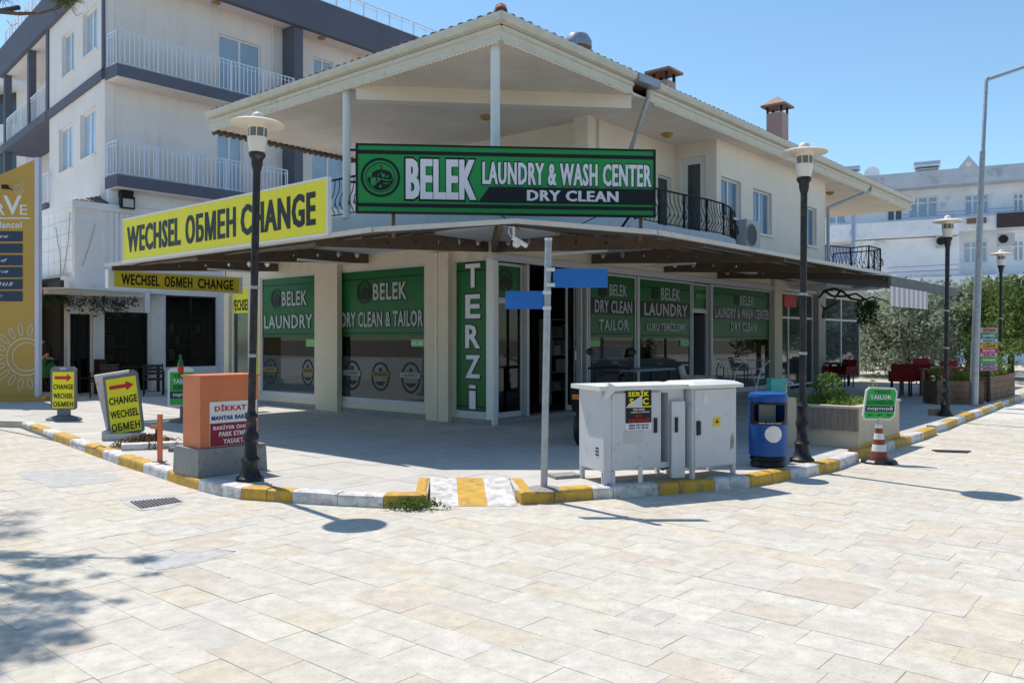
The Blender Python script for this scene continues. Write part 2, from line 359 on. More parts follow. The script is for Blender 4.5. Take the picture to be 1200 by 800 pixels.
def emblem(parent, fr, cx, cz, r, y, mat=None, e=1, gm=None):
    """round washed garment emblem: two rings, a tub of suds and a folded garment with its hanger"""
    mb = MB(); ring(mb, cx, cz, r * .87, r, y - .004, y, e=e)
    ring(mb, cx, cz, r * .72, r * .76, y - .003, y, e=e)
    n = 24; mb.yprism([(cx + r * .66 * math.cos(math.pi + math.pi * k / n), cz + r * .66 * e * math.sin(math.pi + math.pi * k / n)) for k in range(n + 1)], y - .004, y)
    mb.yprism([(cx - r * .45, cz + .0), (cx - r * .42, cz + r * .25 * e), (cx - r * .18, cz + r * .38 * e), (cx + r * .2, cz + r * .4 * e), (cx + r * .5, cz + r * .3 * e), (cx + r * .62, cz + r * .05 * e), (cx + r * .55, cz - .002), ], y - .004, y)
    mb.tube([(cx, y - .003, cz + r * .4 * e), (cx + r * .08, y - .003, cz + r * .5 * e), (cx + r * .06, y - .003, cz + r * .6 * e), (cx - r * .04, y - .003, cz + r * .6 * e)], r * .02 + .002, 4)
    for dx, dz in ((-.4, .45), (-.25, .55), (-.55, .3)): disc(mb, cx + dx * r, cz + dz * r * e, r * .035, y - .004, y, 8)
    o = part('emblem', mb, mat or m_black, parent, fr)
    if gm:
        b = MB()
        for dx, dz, q in ((-.1, -.08, .08), (.15, .1, .09), (.35, .05, .06), (-.4, -.42, .05), (.0, -.45, .07), (.3, -.3, .05), (.05, .22, .05), (-.1, .14, .04), (.18, -.3, .04), (.45, -.28, .03)): disc(b, cx + dx * r, cz + dz * r * e, r * q, y - .0075, y - .005, 10)
        b.yprism([(cx - r * .5, cz - r * .35 * e), (cx - r * .25, cz - r * .4 * e), (cx - r * .22, cz - r * .0), (cx - r * .48, cz - r * .02)], y - .0075, y - .005)
        b.yprism([(cx - r * .22, cz - r * .32 * e), (cx, cz - r * .12), (cx + r * .5, cz - r * .18 * e), (cx + r * .62, cz - r * .02), (cx + r * .5, cz - r * .12 * e), (cx, cz - r * .05), (cx - r * .22, cz - r * .24 * e)], y - .0075, y - .005)
        part('suds', b, gm, o, fr)
    return o
def window(parent, fr, s0, s1, z0, z1, y, mull=1, transom=(), fw=.05, fmat=None, pmat=None, depth=.06, sill=True, curtain=False, name='window'):
    mb = MB(); fmat = fmat or m_white
    mb.box(s0, s0 + fw, y, y + depth, z0, z1); mb.box(s1 - fw, s1, y, y + depth, z0, z1)
    mb.box(s0 + fw, s1 - fw, y, y + depth, z0, z0 + fw); mb.box(s0 + fw, s1 - fw, y, y + depth, z1 - fw, z1)
    for i in range(mull):
        x = s0 + (s1 - s0) * (i + 1) / (mull + 1); mb.box(x - fw * .6, x + fw * .6, y + .004, y + depth - .004, z0 + fw, z1 - fw)
    for t in transom: mb.box(s0 + fw, s1 - fw, y + .008, y + depth - .008, z0 + (z1 - z0) * t - fw / 2, z0 + (z1 - z0) * t + fw / 2)
    o = part(name, mb, fmat, parent, fr)
    for i in range(mull + 1):
        a = s0 + (s1 - s0) * i / (mull + 1); b = s0 + (s1 - s0) * (i + 1) / (mull + 1)
        part('pane', MB().box(a + .01, b - .01, y + depth * .5, y + depth * .5 + .008, z0 + .01, z1 - .01), pmat or m_pane, o, fr)
    if sill: part('sill', MB().box(s0 - .06, s1 + .06, y - .16, y + .002, z0 - .05, z0 - .002), fmat, o, fr)
    return o
def railing(parent, fr, pts, z0, z1, sp, mat, r=.008, style='bars', h_rail=.02, posts=1.2, name='railing'):
    """balcony railing through plan points pts; balusters are pieces of their own sharing one mesh"""
    mb = MB()
    mb.tube([(a, b, z1) for a, b in pts], h_rail, 6); mb.tube([(a, b, z0 + .06) for a, b in pts], h_rail * .6, 6)
    if style == 'bars': mb.tube([(a, b, z1 - .12) for a, b in pts], h_rail * .5, 6)
    seg = [(Vector(pts[i]), Vector(pts[i + 1])) for i in range(len(pts) - 1)]
    for a, b in seg:
        n = max(1, round((b - a).length / posts))
        for i in range(n + 1):
            p = a.lerp(b, i / n); mb.box(p.x - .018, p.x + .018, p.y - .018, p.y + .018, z0, z1)
    ro = part(name, mb, mat, parent, fr)
    h = z1 - z0 - .06
    if style == 'belly': pr = [(0, 0, 0), (0, -.03, .1 * h), (0, -.10, .25 * h), (0, -.10, .4 * h), (0, -.03, .6 * h), (0, 0, .8 * h), (0, 0, h)]
    else: pr = [(0, 0, 0), (0, 0, h)]
    bm = MB().tube(pr, r, 5 if style == 'belly' else 4)
    if style == 'belly': bm.faces([(-.03, -.105, .25 * h), (0, -.12, .32 * h), (.03, -.105, .25 * h), (0, -.12, .18 * h)], [(0, 3, 2, 1)])
    me = bm.mesh('baluster', mat)
    for a, b in seg:
        L_ = (b - a).length; n = max(1, int(L_ / sp)); d = (b - a) / L_; ang = math.atan2(d.y, d.x)
        for i in range(n):
            p = a + d * (L_ * (i + .5) / n)
            part('baluster', me, mat, ro, WM[ro.name] @ Matrix.Translation((p.x, p.y, z0 + .06)) @ Matrix.Rotation(ang, 4, 'Z'))
    return ro
def holed_plate(poly, holes, y0, y1):
    """plate in the x, z plane with real round holes"""
    c = bpy.data.curves.new('c', 'CURVE'); c.dimensions = '2D'; c.fill_mode = 'BOTH'; c.extrude = abs(y1 - y0) / 2
    def sp(pts):
        q = c.splines.new('POLY'); q.points.add(len(pts) - 1); q.use_cyclic_u = True
        for i, p in enumerate(pts): q.points[i].co = (p[0], p[1], 0, 1)
    sp(poly)
    for hx, hz, r in holes: sp([(hx + r * math.cos(2 * math.pi * k / 16), hz + r * math.sin(2 * math.pi * k / 16)) for k in range(16)])
    o = bpy.data.objects.new('c', c); S.collection.objects.link(o)
    me = bpy.data.meshes.new_from_object(o.evaluated_get(bpy.context.evaluated_depsgraph_get())); bpy.data.objects.remove(o); bpy.data.curves.remove(c)
    yc = (y0 + y1) / 2
    for v in me.vertices: v.co = (v.co.x, yc - v.co.z, v.co.y)
    me.materials.clear(); return me
M_DUMMY = None
def leaves(mb, c, r, n, size, squash=1, rnd=random, hollow=.3):
    for _ in range(n):
        while True:
            p = Vector((rnd.uniform(-1, 1), rnd.uniform(-1, 1), rnd.uniform(-1, 1)))
            if hollow < p.length < 1: break
        p = Vector((p.x * r, p.y * r, p.z * r * squash)) + Vector(c)
        d = Vector((rnd.gauss(0, 1), rnd.gauss(0, 1), rnd.gauss(.3, 1))).normalized(); e = d.cross(Vector((rnd.gauss(0, 1), rnd.gauss(0, 1), rnd.gauss(0, 1)))).normalized()
        s_ = size * rnd.uniform(.6, 1.3)
        mb.faces([p - d * s_, p + e * s_ * .4, p + d * s_, p - e * s_ * .4], [(0, 1, 2, 3)])

# ================================================================= PLACE FRAMES
CXY = (-.34, 14.86)
R = Fr(*CXY, 49.4)            # right shop front: x runs away to the right, y inward
L = Fr(*CXY, -40.6)           # left shop front: x runs right towards the corner (negative x = further left), y inward
def loc(p):                   # world -> building coordinates (a, b) of frame R
    dx, dy = p[0] - R.ox, p[1] - R.oy; return (dx * R.c + dy * R.n, -dx * R.n + dy * R.c)
U1, U2 = Vector((-R.n, R.c)), Vector((R.c, R.n))
SW = .12
# ================================================================= SETTING
struct('ground', MB().poly([(-900, -300, -.06), (900, -300, -.06), (900, 1500, -.06), (-900, 1500, -.06)]), m_earth)
road = struct('road', MB().poly([(-60, -25, -.004), (70, -25, -.004), (70, 75, -.004), (-60, 75, -.004)]), m_joint)
part('far_paving', MB().poly([(-60, 17, -.003), (70, 17, -.003), (70, 75, -.003), (-60, 75, -.003)]), m_roadfar, road)
KB = [(25, 502), (62, 516), (97, 529), (137, 544), (175, 556), (195, 562.5), (232, 574.5), (260, 581), (282, 585), (342, 589), (395, 592.5), (450, 595), (500, 594.5)]
KB2 = [(610, 591), (650, 588.5), (695, 585), (772, 580.5), (837, 575), (879, 571), (927, 562), (967, 554.5), (990, 548.5), (1007, 541)]
KB3 = [(1009, 537), (1033, 532), (1054, 524), (1083, 515), (1098, 509)]
KB4 = [(1098, 507), (1111, 503), (1127, 496), (1159, 484), (1180, 474.5), (1200, 467), (1260, 447)]
def interp(pl, x):
    for (a, b), (c, d) in zip(pl, pl[1:]):
        if x <= c or (c, d) == pl[-1]: return b + (d - b) * (x - a) / (c - a)
def inward(p, q, d):
    t = Vector((q[0] - p[0], q[1] - p[1])).normalized(); return Vector((-t.y, t.x)) * d
kerb_pts = [G(*p) for p in KB + KB2 + KB3 + KB4]
nz = [G(503.5, 560, SW), G(597, 560, SW)]
outer = [(-22, 18.5), (-14, 16.6)] + [G(*p) for p in KB] + nz + [G(*p) for p in KB2 + KB3 + KB4] + [(40, 56), (40, 70), (-22, 70)]
def inpoly(x, y, pl):
    r = False
    for i in range(len(pl)):
        (x1, y1), (x2, y2) = pl[i], pl[i - 1]
        if (y1 > y) != (y2 > y) and x < (x2 - x1) * (y - y1) / (y2 - y1) + x1: r = not r
    return r
# --- travertine stones of the road
def tint(warm=.5):
    g = random.gauss(1, .022); t = random.random()
    if t < .12: return (g * 1.0, g * .95, g * .86)
    if t < .22: return (g * .96, g * .90, g * .86)
    if t < .33: return (g * .94, g * .94, g * .95)
    return (g, g * random.uniform(.98, 1), g * random.uniform(.95, 1))
def vis(x, y, ymax):
    return y > 1.5 and y < ymax and abs(x) < .66 * y + 4
stones = []
BZ = -4.14
def lay(zone):
    r0, r1 = (-22, 22) if zone == 'A' else (BZ, BZ + 14)
    v = r0
    while v < r1:
        wd = .27
        u = (BZ if zone == 'A' else -18) - random.random() * .6 * (zone == 'B')
        end = -24 if zone == 'A' else 20
        while (u > end) if zone == 'A' else (u < end):
            ln = random.choice([.27, .35, .4, .45, .55, .5])
            if zone == 'A': q = (v, v + wd, u - ln, u); u -= ln
            else: q = (u, u + ln, v, v + wd); u += ln
            cx, cy = R.w((q[0] + q[1]) / 2, (q[2] + q[3]) / 2)
            if vis(cx, cy, 17.2) and not all(inpoly(*R.w(a, b), outer) for a in q[:2] for b in q[2:]):
                stones.append((cy + (100 if abs(cx / cy) > .64 or cy < 3.9 else 0), q))
        v += wd
lay('A'); lay('B')
stones.sort(key=lambda t: t[0])
def stone_mb(mb, q, z=None):
    gg = lambda: random.choice([.0002, .0003, .0005, .0009]); z = random.gauss(0, .0005) if z is None else z; a0, a1, b0, b1 = q[0] + gg(), q[1] - gg(), q[2] + gg(), q[3] - gg(); c = .001
    tl = [random.gauss(0, .0007) for _ in range(4)]
    p = [(a0, b0, z - .013), (a1, b0, z - .013), (a1, b1, z - .013), (a0, b1, z - .013),
         (a0 + c, b0 + c, z + tl[0]), (a1 - c, b0 + c, z + tl[1]), (a1 - c, b1 - c, z + tl[2]), (a0 + c, b1 - c, z + tl[3])]
    p = [(*Vector(R.w(x, y)), zz) for x, y, zz in p]
    mb.faces(p, [(4, 5, 6, 7), (0, 1, 5, 4), (1, 2, 6, 5), (2, 3, 7, 6), (3, 0, 4, 7)])
for cy, q in stones[:300]:
    mb = MB(); mb.col = tint(); stone_mb(mb, q); part('paving_stone', mb, m_trav, road)
mb = MB()
for cy, q in stones[300:]:
    mb.col = tint(); stone_mb(mb, q)
part('paving_stone_field', mb, m_trav, road, kind='stuff')
# --- cement patches and drains in the road
def blob(pts, z):
    o = []; rb = random.Random(len(pts))
    for (a, b), (c, d) in zip(pts, pts[1:] + pts[:1]):
        for k in range(5): o.append(G(a + (c - a) * k / 5 + rb.gauss(0, .8), b + (d - b) * k / 5 + rb.gauss(0, .4)))
    return MB().prism(o, z - .006, z)
part('cement_patch', blob([(20, 553), (60, 550), (95, 550), (137, 556), (145, 562), (120, 566), (95, 568), (60, 572), (48, 566), (30, 561)], .0026), m_patch, road)
part('cement_patch', blob([(175, 655), (218, 644), (235, 648), (262, 643), (278, 646), (225, 660), (185, 668), (168, 664)], .0026), m_patch, road)
dr = thing('drain_grate', 'iron drain grate sunk in a cement patch beside the left kerb', 'drain', (*G(190, 587), 0))
part('surround', blob([(140, 585), (165, 580), (212, 581), (217, 587), (200, 596), (165, 598), (148, 592)], .0035), m_patch, dr, W0)
p0, p1, p2, p3 = G(152, 588), G(205, 583), G(214, 588), G(165, 596)
lp = lambda a, b, t: (a[0] + (b[0] - a[0]) * t, a[1] + (b[1] - a[1]) * t)
part('pit', MB().prism([p0, p1, p2, p3], .002, .0055), m_black, dr, W0)
for i in range(12):
    t = (i + .5) / 12; a, b = lp(p0, p1, t), lp(p3, p2, t)
    part('grate_bar', MB().tube([(*a, .009), (*b, .009)], .007, 4), m_conc, dr, W0)
d2 = thing('drain_grate', 'narrow dark drain slot in the road right of the planter', 'drain', (*G(1125, 528), 0))
part('slot', MB().prism([G(1092, 527.5), G(1137, 529), G(1134, 531), G(1097, 529.5)], -.001, .009), m_black, d2, W0)
part('rim', MB().tube([(*G(1092, 528), .012), (*G(1138, 529.5), .012)], .012, 5), m_wood2, d2, W0)
# --- sidewalk slabs clipped to the pavement outline
def clip(poly, a0, a1, b0, b1):
    for ax, lim, sg in ((0, a0, 1), (0, a1, -1), (1, b0, 1), (1, b1, -1)):
        o = []
        for i in range(len(poly)):
            p, q = poly[i - 1], poly[i]; ip = sg * (p[ax] - lim) >= 0; iq = sg * (q[ax] - lim) >= 0
            if ip != iq: t = (lim - p[ax]) / (q[ax] - p[ax]); o.append((p[0] + (q[0] - p[0]) * t, p[1] + (q[1] - p[1]) * t))
            if iq: o.append(q)
        poly = o
        if len(poly) < 3: return None
    return poly
KW = .17
inner = [(-22, 18.5), (-14, 16.6)]
def inset(pl, d=KW):
    pts = [G(*p) for p in pl]; o = []
    for i, p in enumerate(pts):
        a, b = pts[max(i - 1, 0)], pts[min(i + 1, len(pts) - 1)]; v = inward(a, b, d); o.append((p[0] + v.x, p[1] + v.y))
    return o
inner += inset(KB) + [nz[0], nz[1]] + inset(KB2) + inset(KB3) + inset(KB4) + [(40, 56), (40, 70), (-22, 70)]
sidewalk = struct('sidewalk', MB().prism(inner, -.05, SW - .012), m_joint)
def half(poly, ax, lim, sg):
    o = []
    for i in range(len(poly)):
        p, q = poly[i - 1], poly[i]; ip = sg * (p[ax] - lim) >= 0; iq = sg * (q[ax] - lim) >= 0
        if ip != iq: t = (lim - p[ax]) / (q[ax] - p[ax]); o.append((p[0] + (q[0] - p[0]) * t, p[1] + (q[1] - p[1]) * t))
        if iq: o.append(q)
    return o
xl_, xr_ = nz[0][0] - .02, nz[1][0] + .02
pieces = [half(inner, 0, xl_, -1), half(half(half(inner, 0, xl_, 1), 0, xr_, -1), 1, nz[0][1] + .01, 1), half(inner, 0, xr_, 1)]
pieces = [[loc(p) for p in q] for q in pieces]
slabs = []
SZ = .5
for i in range(-16, 52):
    for j in range(-16, 52):
        a0, b0 = i * SZ, j * SZ
        if a0 > .2 and b0 > .2: continue
        x, y = R.w(a0 + .25, b0 + .25)
        if y < 6 or y > 27 or abs(x / y) > .68: continue
        for pc_ in pieces:
            c = clip(pc_, a0 + .002, a0 + SZ - .002, b0 + .002, b0 + SZ - .002)
            if c: slabs.append((y, c))
slabs.sort(key=lambda t: t[0])
def slab_mb(mb, c):
    z = SW - .003 + random.gauss(0, .0012); g = random.gauss(1, .035); mb.col = (g, g, g * .99)
    mb.prism([R.w(*p) for p in c], SW - .02, z)
for y, c in slabs[:300]:
    mb = MB(); slab_mb(mb, c); part('pavement_slab', mb, m_slab, sidewalk)
mb = MB()
for y, c in slabs[300:]: slab_mb(mb, c)
part('pavement_slab_field', mb, m_slab, sidewalk, kind='stuff')
# --- kerbs
kerb = struct('kerb', MB().prism([G(*p) for p in [(25, 502), (62, 516)]] + [inset(KB)[1], inset(KB)[0]], -.04, .05), m_conc)
def kstone(o0, o1, i0, i1, mat, h=.125):
    g = .004; O0, O1, I0, I1 = Vector(o0), Vector(o1), Vector(i0), Vector(i1)
    t = (O1 - O0).normalized() * g; O0 += t; O1 -= t; I0 += t; I1 -= t
    h += random.gauss(0, .003)
    def sec(o, i): n = (i - o).normalized(); return [(*o, -.03), (*(o + n * .004), h - .035), (*(o + n * .012), h - .012), (*(o + n * .035), h), (*i, h), (*i, -.03)]
    p = sec(O0, I0) + sec(O1, I1); n = 6
    part('kerb_stone', MB().faces(p, [tuple(range(n - 1, -1, -1)), tuple(range(n, 2 * n))] + [(k, (k + 1) % n, n + (k + 1) % n, n + k) for k in range(n)]), mat, kerb, W0)
def run(pl, marks):
    pin = inset(pl); xs = [p[0] for p in pl]
    def inn(px):
        for k in range(len(pl) - 1):
            if px <= xs[k + 1] or k == len(pl) - 2:
                t = (px - xs[k]) / (xs[k + 1] - xs[k]); g0, g1 = G(*pl[k]), G(*pl[k + 1]); g = G(px, interp(pl, px))
                den = math.hypot(g1[0] - g0[0], g1[1] - g0[1]); tt = math.hypot(g[0] - g0[0], g[1] - g0[1]) / den
                return (pin[k][0] + (pin[k + 1][0] - pin[k][0]) * tt, pin[k][1] + (pin[k + 1][1] - pin[k][1]) * tt)
    for (a, _), (b, c) in zip(marks, marks[1:]):
        kstone(G(a, interp(pl, a)), G(b, interp(pl, b)), inn(a), inn(b), m_ky if c == 'y' else m_kw)
run(KB, [(25, ''), (34, 'w'), (49, 'y'), (62, 'w'), (81, 'y'), (99, 'w'), (120, 'y'), (138, 'w'), (152, 'y'), (167, 'y'), (196, 'w'), (232, 'y'), (259, 'w'), (282, 'w'), (312, 'y'), (342, 'y'), (395, 'w'), (449, 'w'), (500, 'y')])
run(KB2, [(610, ''), (650, 'y'), (695, 'y'), (719, 'w'), (772, 'w'), (797, 'y'), (838, 'y'), (857, 'w'), (879, 'w'), (906, 'y'), (927, 'y'), (944, 'w'), (960, 'w'), (968, 'y'), (984, 'y'), (1007, 'w')])
run(KB3, [(1009, ''), (1033, 'y'), (1049, 'w'), (1068, 'y'), (1083, 'w'), (1098, 'y')])
run(KB4, [(1098, ''), (1111, 'w'), (1122, 'y'), (1131, 'w'), (1143, 'y'), (1152, 'w'), (1160, 'y'), (1168, 'w'), (1175, 'y'), (1183, 'w'), (1190, 'y'), (1200, 'w'), (1215, 'y'), (1235, 'w'), (1258, 'y')])
kstone(G(500, 594.5), nz[0], (G(500, 594.5)[0] - .12, G(500, 594.5)[1] + .03), (nz[0][0] - .12, nz[0][1]), m_ky, .127)
kstone(nz[1], G(610, 591), (nz[1][0] + .13, nz[1][1]), (G(610, 591)[0] + .13, G(610, 591)[1] + .03), m_ky, .127)
# painted ramp: three stripes
ramp = struct('pavement_ramp', MB().poly([(*G(503, 594), -.008), (*G(608, 592), -.008), (*nz[1], SW - .006), (*nz[0], SW - .006)]), m_conc)
for (a0, a1, c0, c1, mt) in ((505, 537.5, 504, 535, m_kw), (537.8, 571.5, 535.3, 565.5, m_ky), (571.8, 606, 565.8, 596, m_kw)):
    q = [(*G(a0, 593.2), .004), (*G(a1, 592.6), .004), (*G(c1, 559.6, SW), SW + .001), (*G(c0, 559.6, SW), SW + .001)]
    lo = [(x, y, z - .012) for x, y, z in q]
    part('painted_stripe', MB().faces(q + lo, [(0, 1, 2, 3), (4, 7, 6, 5), (0, 4, 5, 1), (1, 5, 6, 2), (2, 6, 7, 3), (3, 7, 4, 0)]), mt, ramp, W0)

# ================================================================= THE LAUNDRY BUILDING
lb = thing('laundry_building', 'cream two storey corner building with green laundry windows under a wide tiled roof', 'building', R)
# ---- ground floor, left front
zt = SW
def Lx(px, off=0): return L.x(px, off)
def Rx(px, off=0): return R.x(px, off)
W1 = (Lx(305), Lx(369)); W2 = (Lx(397), Lx(498)); TZ = (Lx(532.5), -.005)
LE = -9.1                                  # left end of the building
EX = (Lx(268), Lx(290.5))
WTL = 3.13; WBL = SW + .2
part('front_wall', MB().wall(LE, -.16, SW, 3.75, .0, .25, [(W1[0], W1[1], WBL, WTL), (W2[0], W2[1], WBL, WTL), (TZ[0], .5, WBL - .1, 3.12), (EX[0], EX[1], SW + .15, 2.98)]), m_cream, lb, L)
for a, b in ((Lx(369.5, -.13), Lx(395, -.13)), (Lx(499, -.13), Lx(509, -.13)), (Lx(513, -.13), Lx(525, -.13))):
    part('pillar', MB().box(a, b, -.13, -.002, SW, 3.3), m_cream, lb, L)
part('downpipe', MB().tube([(Lx(511.5, -.1), -.1, SW), (Lx(511.5, -.1), -.1, 3.3)], .035, 8), m_cream2, lb, L, smooth=True)
def shopwin(fr, x0, x1, z0, z1, zg, zf, mull=(), bottomfr=True):
    """shop window: frame, green vinyl top down to zg, clear glass to zf, frosted film below"""
    mb = MB(); fw = .045 if x1 - x0 > 1 else .022; Y0 = .02
    mb.box(x0, x0 + fw, Y0, Y0 + .07, z0, z1); mb.box(x1 - fw, x1, Y0, Y0 + .07, z0, z1); mb.box(x0 + fw, x1 - fw, Y0, Y0 + .07, z1 - fw, z1); mb.box(x0 + fw, x1 - fw, Y0, Y0 + .07, z0, z0 + .12)
    for m in mull: mb.box(m - .025, m + .025, .022, .088, z0 + .12, z1 - fw)
    o = part('window', mb, m_alu, lb, fr); x0 += fw; x1 -= fw
    part('vinyl_panel', MB().box(x0, x1, .04, .055, zg, z1 - fw), m_dgreen, o, fr)
    if z1 - zg > .6:
        part('pinstripe', MB().box(x0, x1, .034, .039, z1 - fw - .18, z1 - fw - .155), m_black, o, fr)
        part('pinstripe', MB().box(x0, x1, .034, .039, zg + .06, zg + .085), m_black, o, fr)
    if zf > z0:
        part('glass_pane', MB().box(x0, x1, .05, .058, zf, zg), g_clear, o, fr)
        part('frosted_pane', MB().box(x0, x1, .05, .058, z0 + .12, zf), g_frost, o, fr)
    return o
def badge(o, fr, px0, px1, py0, py1, full=True):
    xm = (fr.x(px0, .04) + fr.x(px1, .04)) / 2; r = abs(fr.x(px1, .04) - fr.x(px0, .04)) / 2; z = (fr.z(py0, xm) + fr.z(py1, xm)) / 2; e = (fr.z(py0, xm) - fr.z(py1, xm)) / 2 / r
    mb = MB(); ring(mb, xm, z, r * .86, r, .042, .046, e=e); mb.box(xm - r * .12, xm + r * .12, .042, .046, z + r * e * .35, z + r * e * .6)
    mb.yprism([(xm - r * .6, z - r * e * .35), (xm + r * .6, z - r * e * .35), (xm + r * .2, z - r * e * .62), (xm - r * .2, z - r * e * .62)], .042, .046)
    part('badge', mb, M('badge_grey_ink', (.02, .024, .026), .6), o, fr)
    if full:
        b = MB().box(xm - r * 1.05, xm + r * 1.05, .035, .04, z - r * .02 * e, z + r * .32 * e); part('badge_band', b, M('badge_pale', (.32, .32, .31), .6) if full == 2 else M('badge_sepia', (.22, .15, .05), .6), o, fr)
        part('badge_lettering', text_mesh('LAUNDRY', r * 1.6, r * .2 * e, .0, .003, .034, xm, z + r * .15 * e), m_black, o, fr)
zc1 = L.z(395, W1[0]); zf1 = L.z(416, W1[0])
w1 = shopwin(L, *W1, WBL, WTL, zc1, zf1)
emblem(w1, L, Lx(322.5), L.z(349.5, Lx(322)), abs(Lx(329) - Lx(316)) / 2, .034)
pxtext(w1, L, 'BELEK', 330.5, 360, 341, 358, .034, m_lettd, outline=m_black)
pxtext(w1, L, 'LAUNDRY', 310, 366.5, 369, 385, .034, m_lettd, outline=m_black)
badge(w1, L, 309, 324, 420, 450, 1); badge(w1, L, 353.5, 367, 421, 452, 1)
part('opening_sticker', MB().box(Lx(357), Lx(367), .036, .0395, L.z(406, Lx(362)), L.z(397.5, Lx(362))), m_lgreen, w1, L)
zc2 = L.z(394.5, W2[0]); zf2 = L.z(417, W2[0])
w2 = shopwin(L, *W2, WBL, WTL, zc2, zf2)
emblem(w2, L, Lx(425.5), L.z(342, Lx(425)), abs(Lx(434.5) - Lx(417)) / 2, .034)
pxtext(w2, L, 'BELEK', 437.5, 477, 331, 351, .034, m_lettd, outline=m_black)
pxtext(w2, L, 'DRY CLEAN & TAILOR', 400.5, 496, 364.5, 383, .034, m_lettd, outline=m_black)
badge(w2, L, 403, 422, 422, 457, 2); badge(w2, L, 435, 456, 424, 458, 1); badge(w2, L, 470, 492, 424, 461, 2)
st = part('opening_sticker', MB().box(Lx(480.5), Lx(496.5), .036, .0395, L.z(406, Lx(488)), L.z(397.5, Lx(488))), m_lgreen, w2, L)
pxtext(st, L, '0538', 482, 495, 400, 404.5, .0355, m_paper)
# exchange shop window at the far left of the same wall
we = part('window', MB().wall(EX[0], EX[1], SW + .15, 2.98, .1, .17, [(EX[0] + .05, EX[1] - .05, SW + .3, 2.93)]), m_white, lb, L)
part('yellow_panel', MB().box(EX[0] + .05, EX[1] - .05, .12, .135, L.z(367, EX[0]), 2.93), m_yel, we, L)
pxtext(we, L, 'WECHSEL', 270.5, 292, 351, 364, .118, m_black)
part('tinted_pane', MB().box(EX[0] + .05, EX[1] - .05, .125, .135, SW + .3, L.z(367, EX[0])), M('green_tinted_pane', (.03, .055, .045), .08, var=.3, spec=.6), we, L)
part('yellow_strip', MB().box(Lx(298), Lx(302), -.02, .0, .55, 2.5), m_yel, lb, L)
# ---- TERZI panel at the corner
tz = shopwin(L, TZ[0], -.021, WBL - .1, 3.12, WBL + .03, 0)
for i, (ch, a, b) in enumerate((('T', 309, 337), ('E', 345, 373), ('R', 380.5, 408), ('Z', 416, 443), ('İ', 451, 479))):
    pxtext(tz, L, ch, 545.5 if ch != 'İ' else 550, 563 if ch != 'İ' else 557.5, a, b, .034, m_lett, outline=m_black, off=.035)
# ---- right front
P1 = (Rx(690.5), Rx(747)); P2 = (Rx(749), Rx(811.5)); P3 = (Rx(835), Rx(904)); ND = (Rx(812.5), Rx(834)); DR = (Rx(619.5), Rx(683)); TR = (Rx(582), Rx(617))
HT = 3.12
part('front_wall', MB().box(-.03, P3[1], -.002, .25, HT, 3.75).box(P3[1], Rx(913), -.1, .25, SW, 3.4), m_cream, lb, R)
part('lintel_beam', MB().box(-.06, P3[1], -.07, -.003, HT - .04, HT + .09), m_alu, lb, R)
part('corner_post', MB().box(-.02, .1, -.03, .15, SW, HT), m_white, lb, R)
part('threshold', MB().box(.1, P3[1], -.05, .25, SW, SW + .1), m_conc, lb, R)
part('threshold', MB().box(LE, -.02, -.03, .09, SW, SW + .09), m_conc, lb, L)
for px, wd in ((619, .07), (681.5, .045), (688.5, .06), (748, .06), (812, .05), (834, .05)): x = Rx(px); part('mullion', MB().box(x - wd / 2, x + wd / 2, .0, .12, SW + .1, HT - .05), m_alu, lb, R)

# small door at the corner with transom logo
zt1 = R.z(348, TR[0])
dw = part('door', MB().wall(TR[0] + .12, TR[1], SW + .1, HT - .05, .1, .15, [(TR[0] + .17, TR[1] - .05, SW + .2, zt1 - .1), (TR[0] + .17, TR[1] - .05, zt1, HT - .1)]), m_alu, lb, R)
part('vinyl_panel', MB().box(TR[0] + .17, TR[1] - .05, .115, .13, zt1, HT - .1), m_dgreen, dw, R)
emblem(dw, R, Rx(597.5), R.z(328, Rx(597)), abs(Rx(606) - Rx(588.5)) / 2, .112)
part('glass_pane', MB().box(TR[0] + .17, TR[1] - .05, .118, .126, SW + .2, zt1 - .1), g_clear, dw, R)
# the sliding door leaf standing half open
dl = part('door', MB().wall(Rx(672), Rx(682), SW + .1, HT - .06, .17, .21, [(Rx(673), Rx(681), SW + .2, HT - .14)]), m_alu, lb, R)
part('door_handle', MB().tube([(Rx(679.5), .14, 1.2), (Rx(679.5), .1, 1.25), (Rx(679.5), .1, 1.42), (Rx(679.5), .14, 1.47)], .014, 6), m_chrome, dl, R)
part('glass_pane', MB().box(Rx(673), Rx(681), .185, .193, SW + .2, HT - .14), g_clear, dl, R)
def rpanel(rng, zgpy, lines, emb, band, sticker=None, frost=420):
    zg = R.z(zgpy, rng[0]); zf = R.z(frost, rng[0])
    o = shopwin(R, rng[0] + .02, rng[1] - .02, SW + .1, HT - .05, zg, zf)
    emblem(o, R, (Rx(emb[0]) + Rx(emb[1])) / 2, R.z((emb[2] + emb[3]) / 2, Rx(emb[0])), abs(Rx(emb[1]) - Rx(emb[0])) / 2, .033)
    if band:
        xm = Rx((band[0] + band[1]) / 2); part('black_band', MB().box(Rx(band[0], .03), Rx(band[1], .03), .030, .034, R.z(band[3], xm), R.z(band[2], xm)), m_black, o, R)
    for (t, a, b, c, d) in lines: pxtext(o, R, t, a, b, c, d, .028, m_lettd if t != 'KURU TEMİZLEME' and t != 'DRY CLEAN2' else m_lettd)
    if sticker: part('opening_sticker', MB().box(Rx(sticker[0]), Rx(sticker[1]), .034, .0385, R.z(sticker[3], Rx(sticker[0])), R.z(sticker[2], Rx(sticker[0]))), m_lgreen, o, R)
    return o
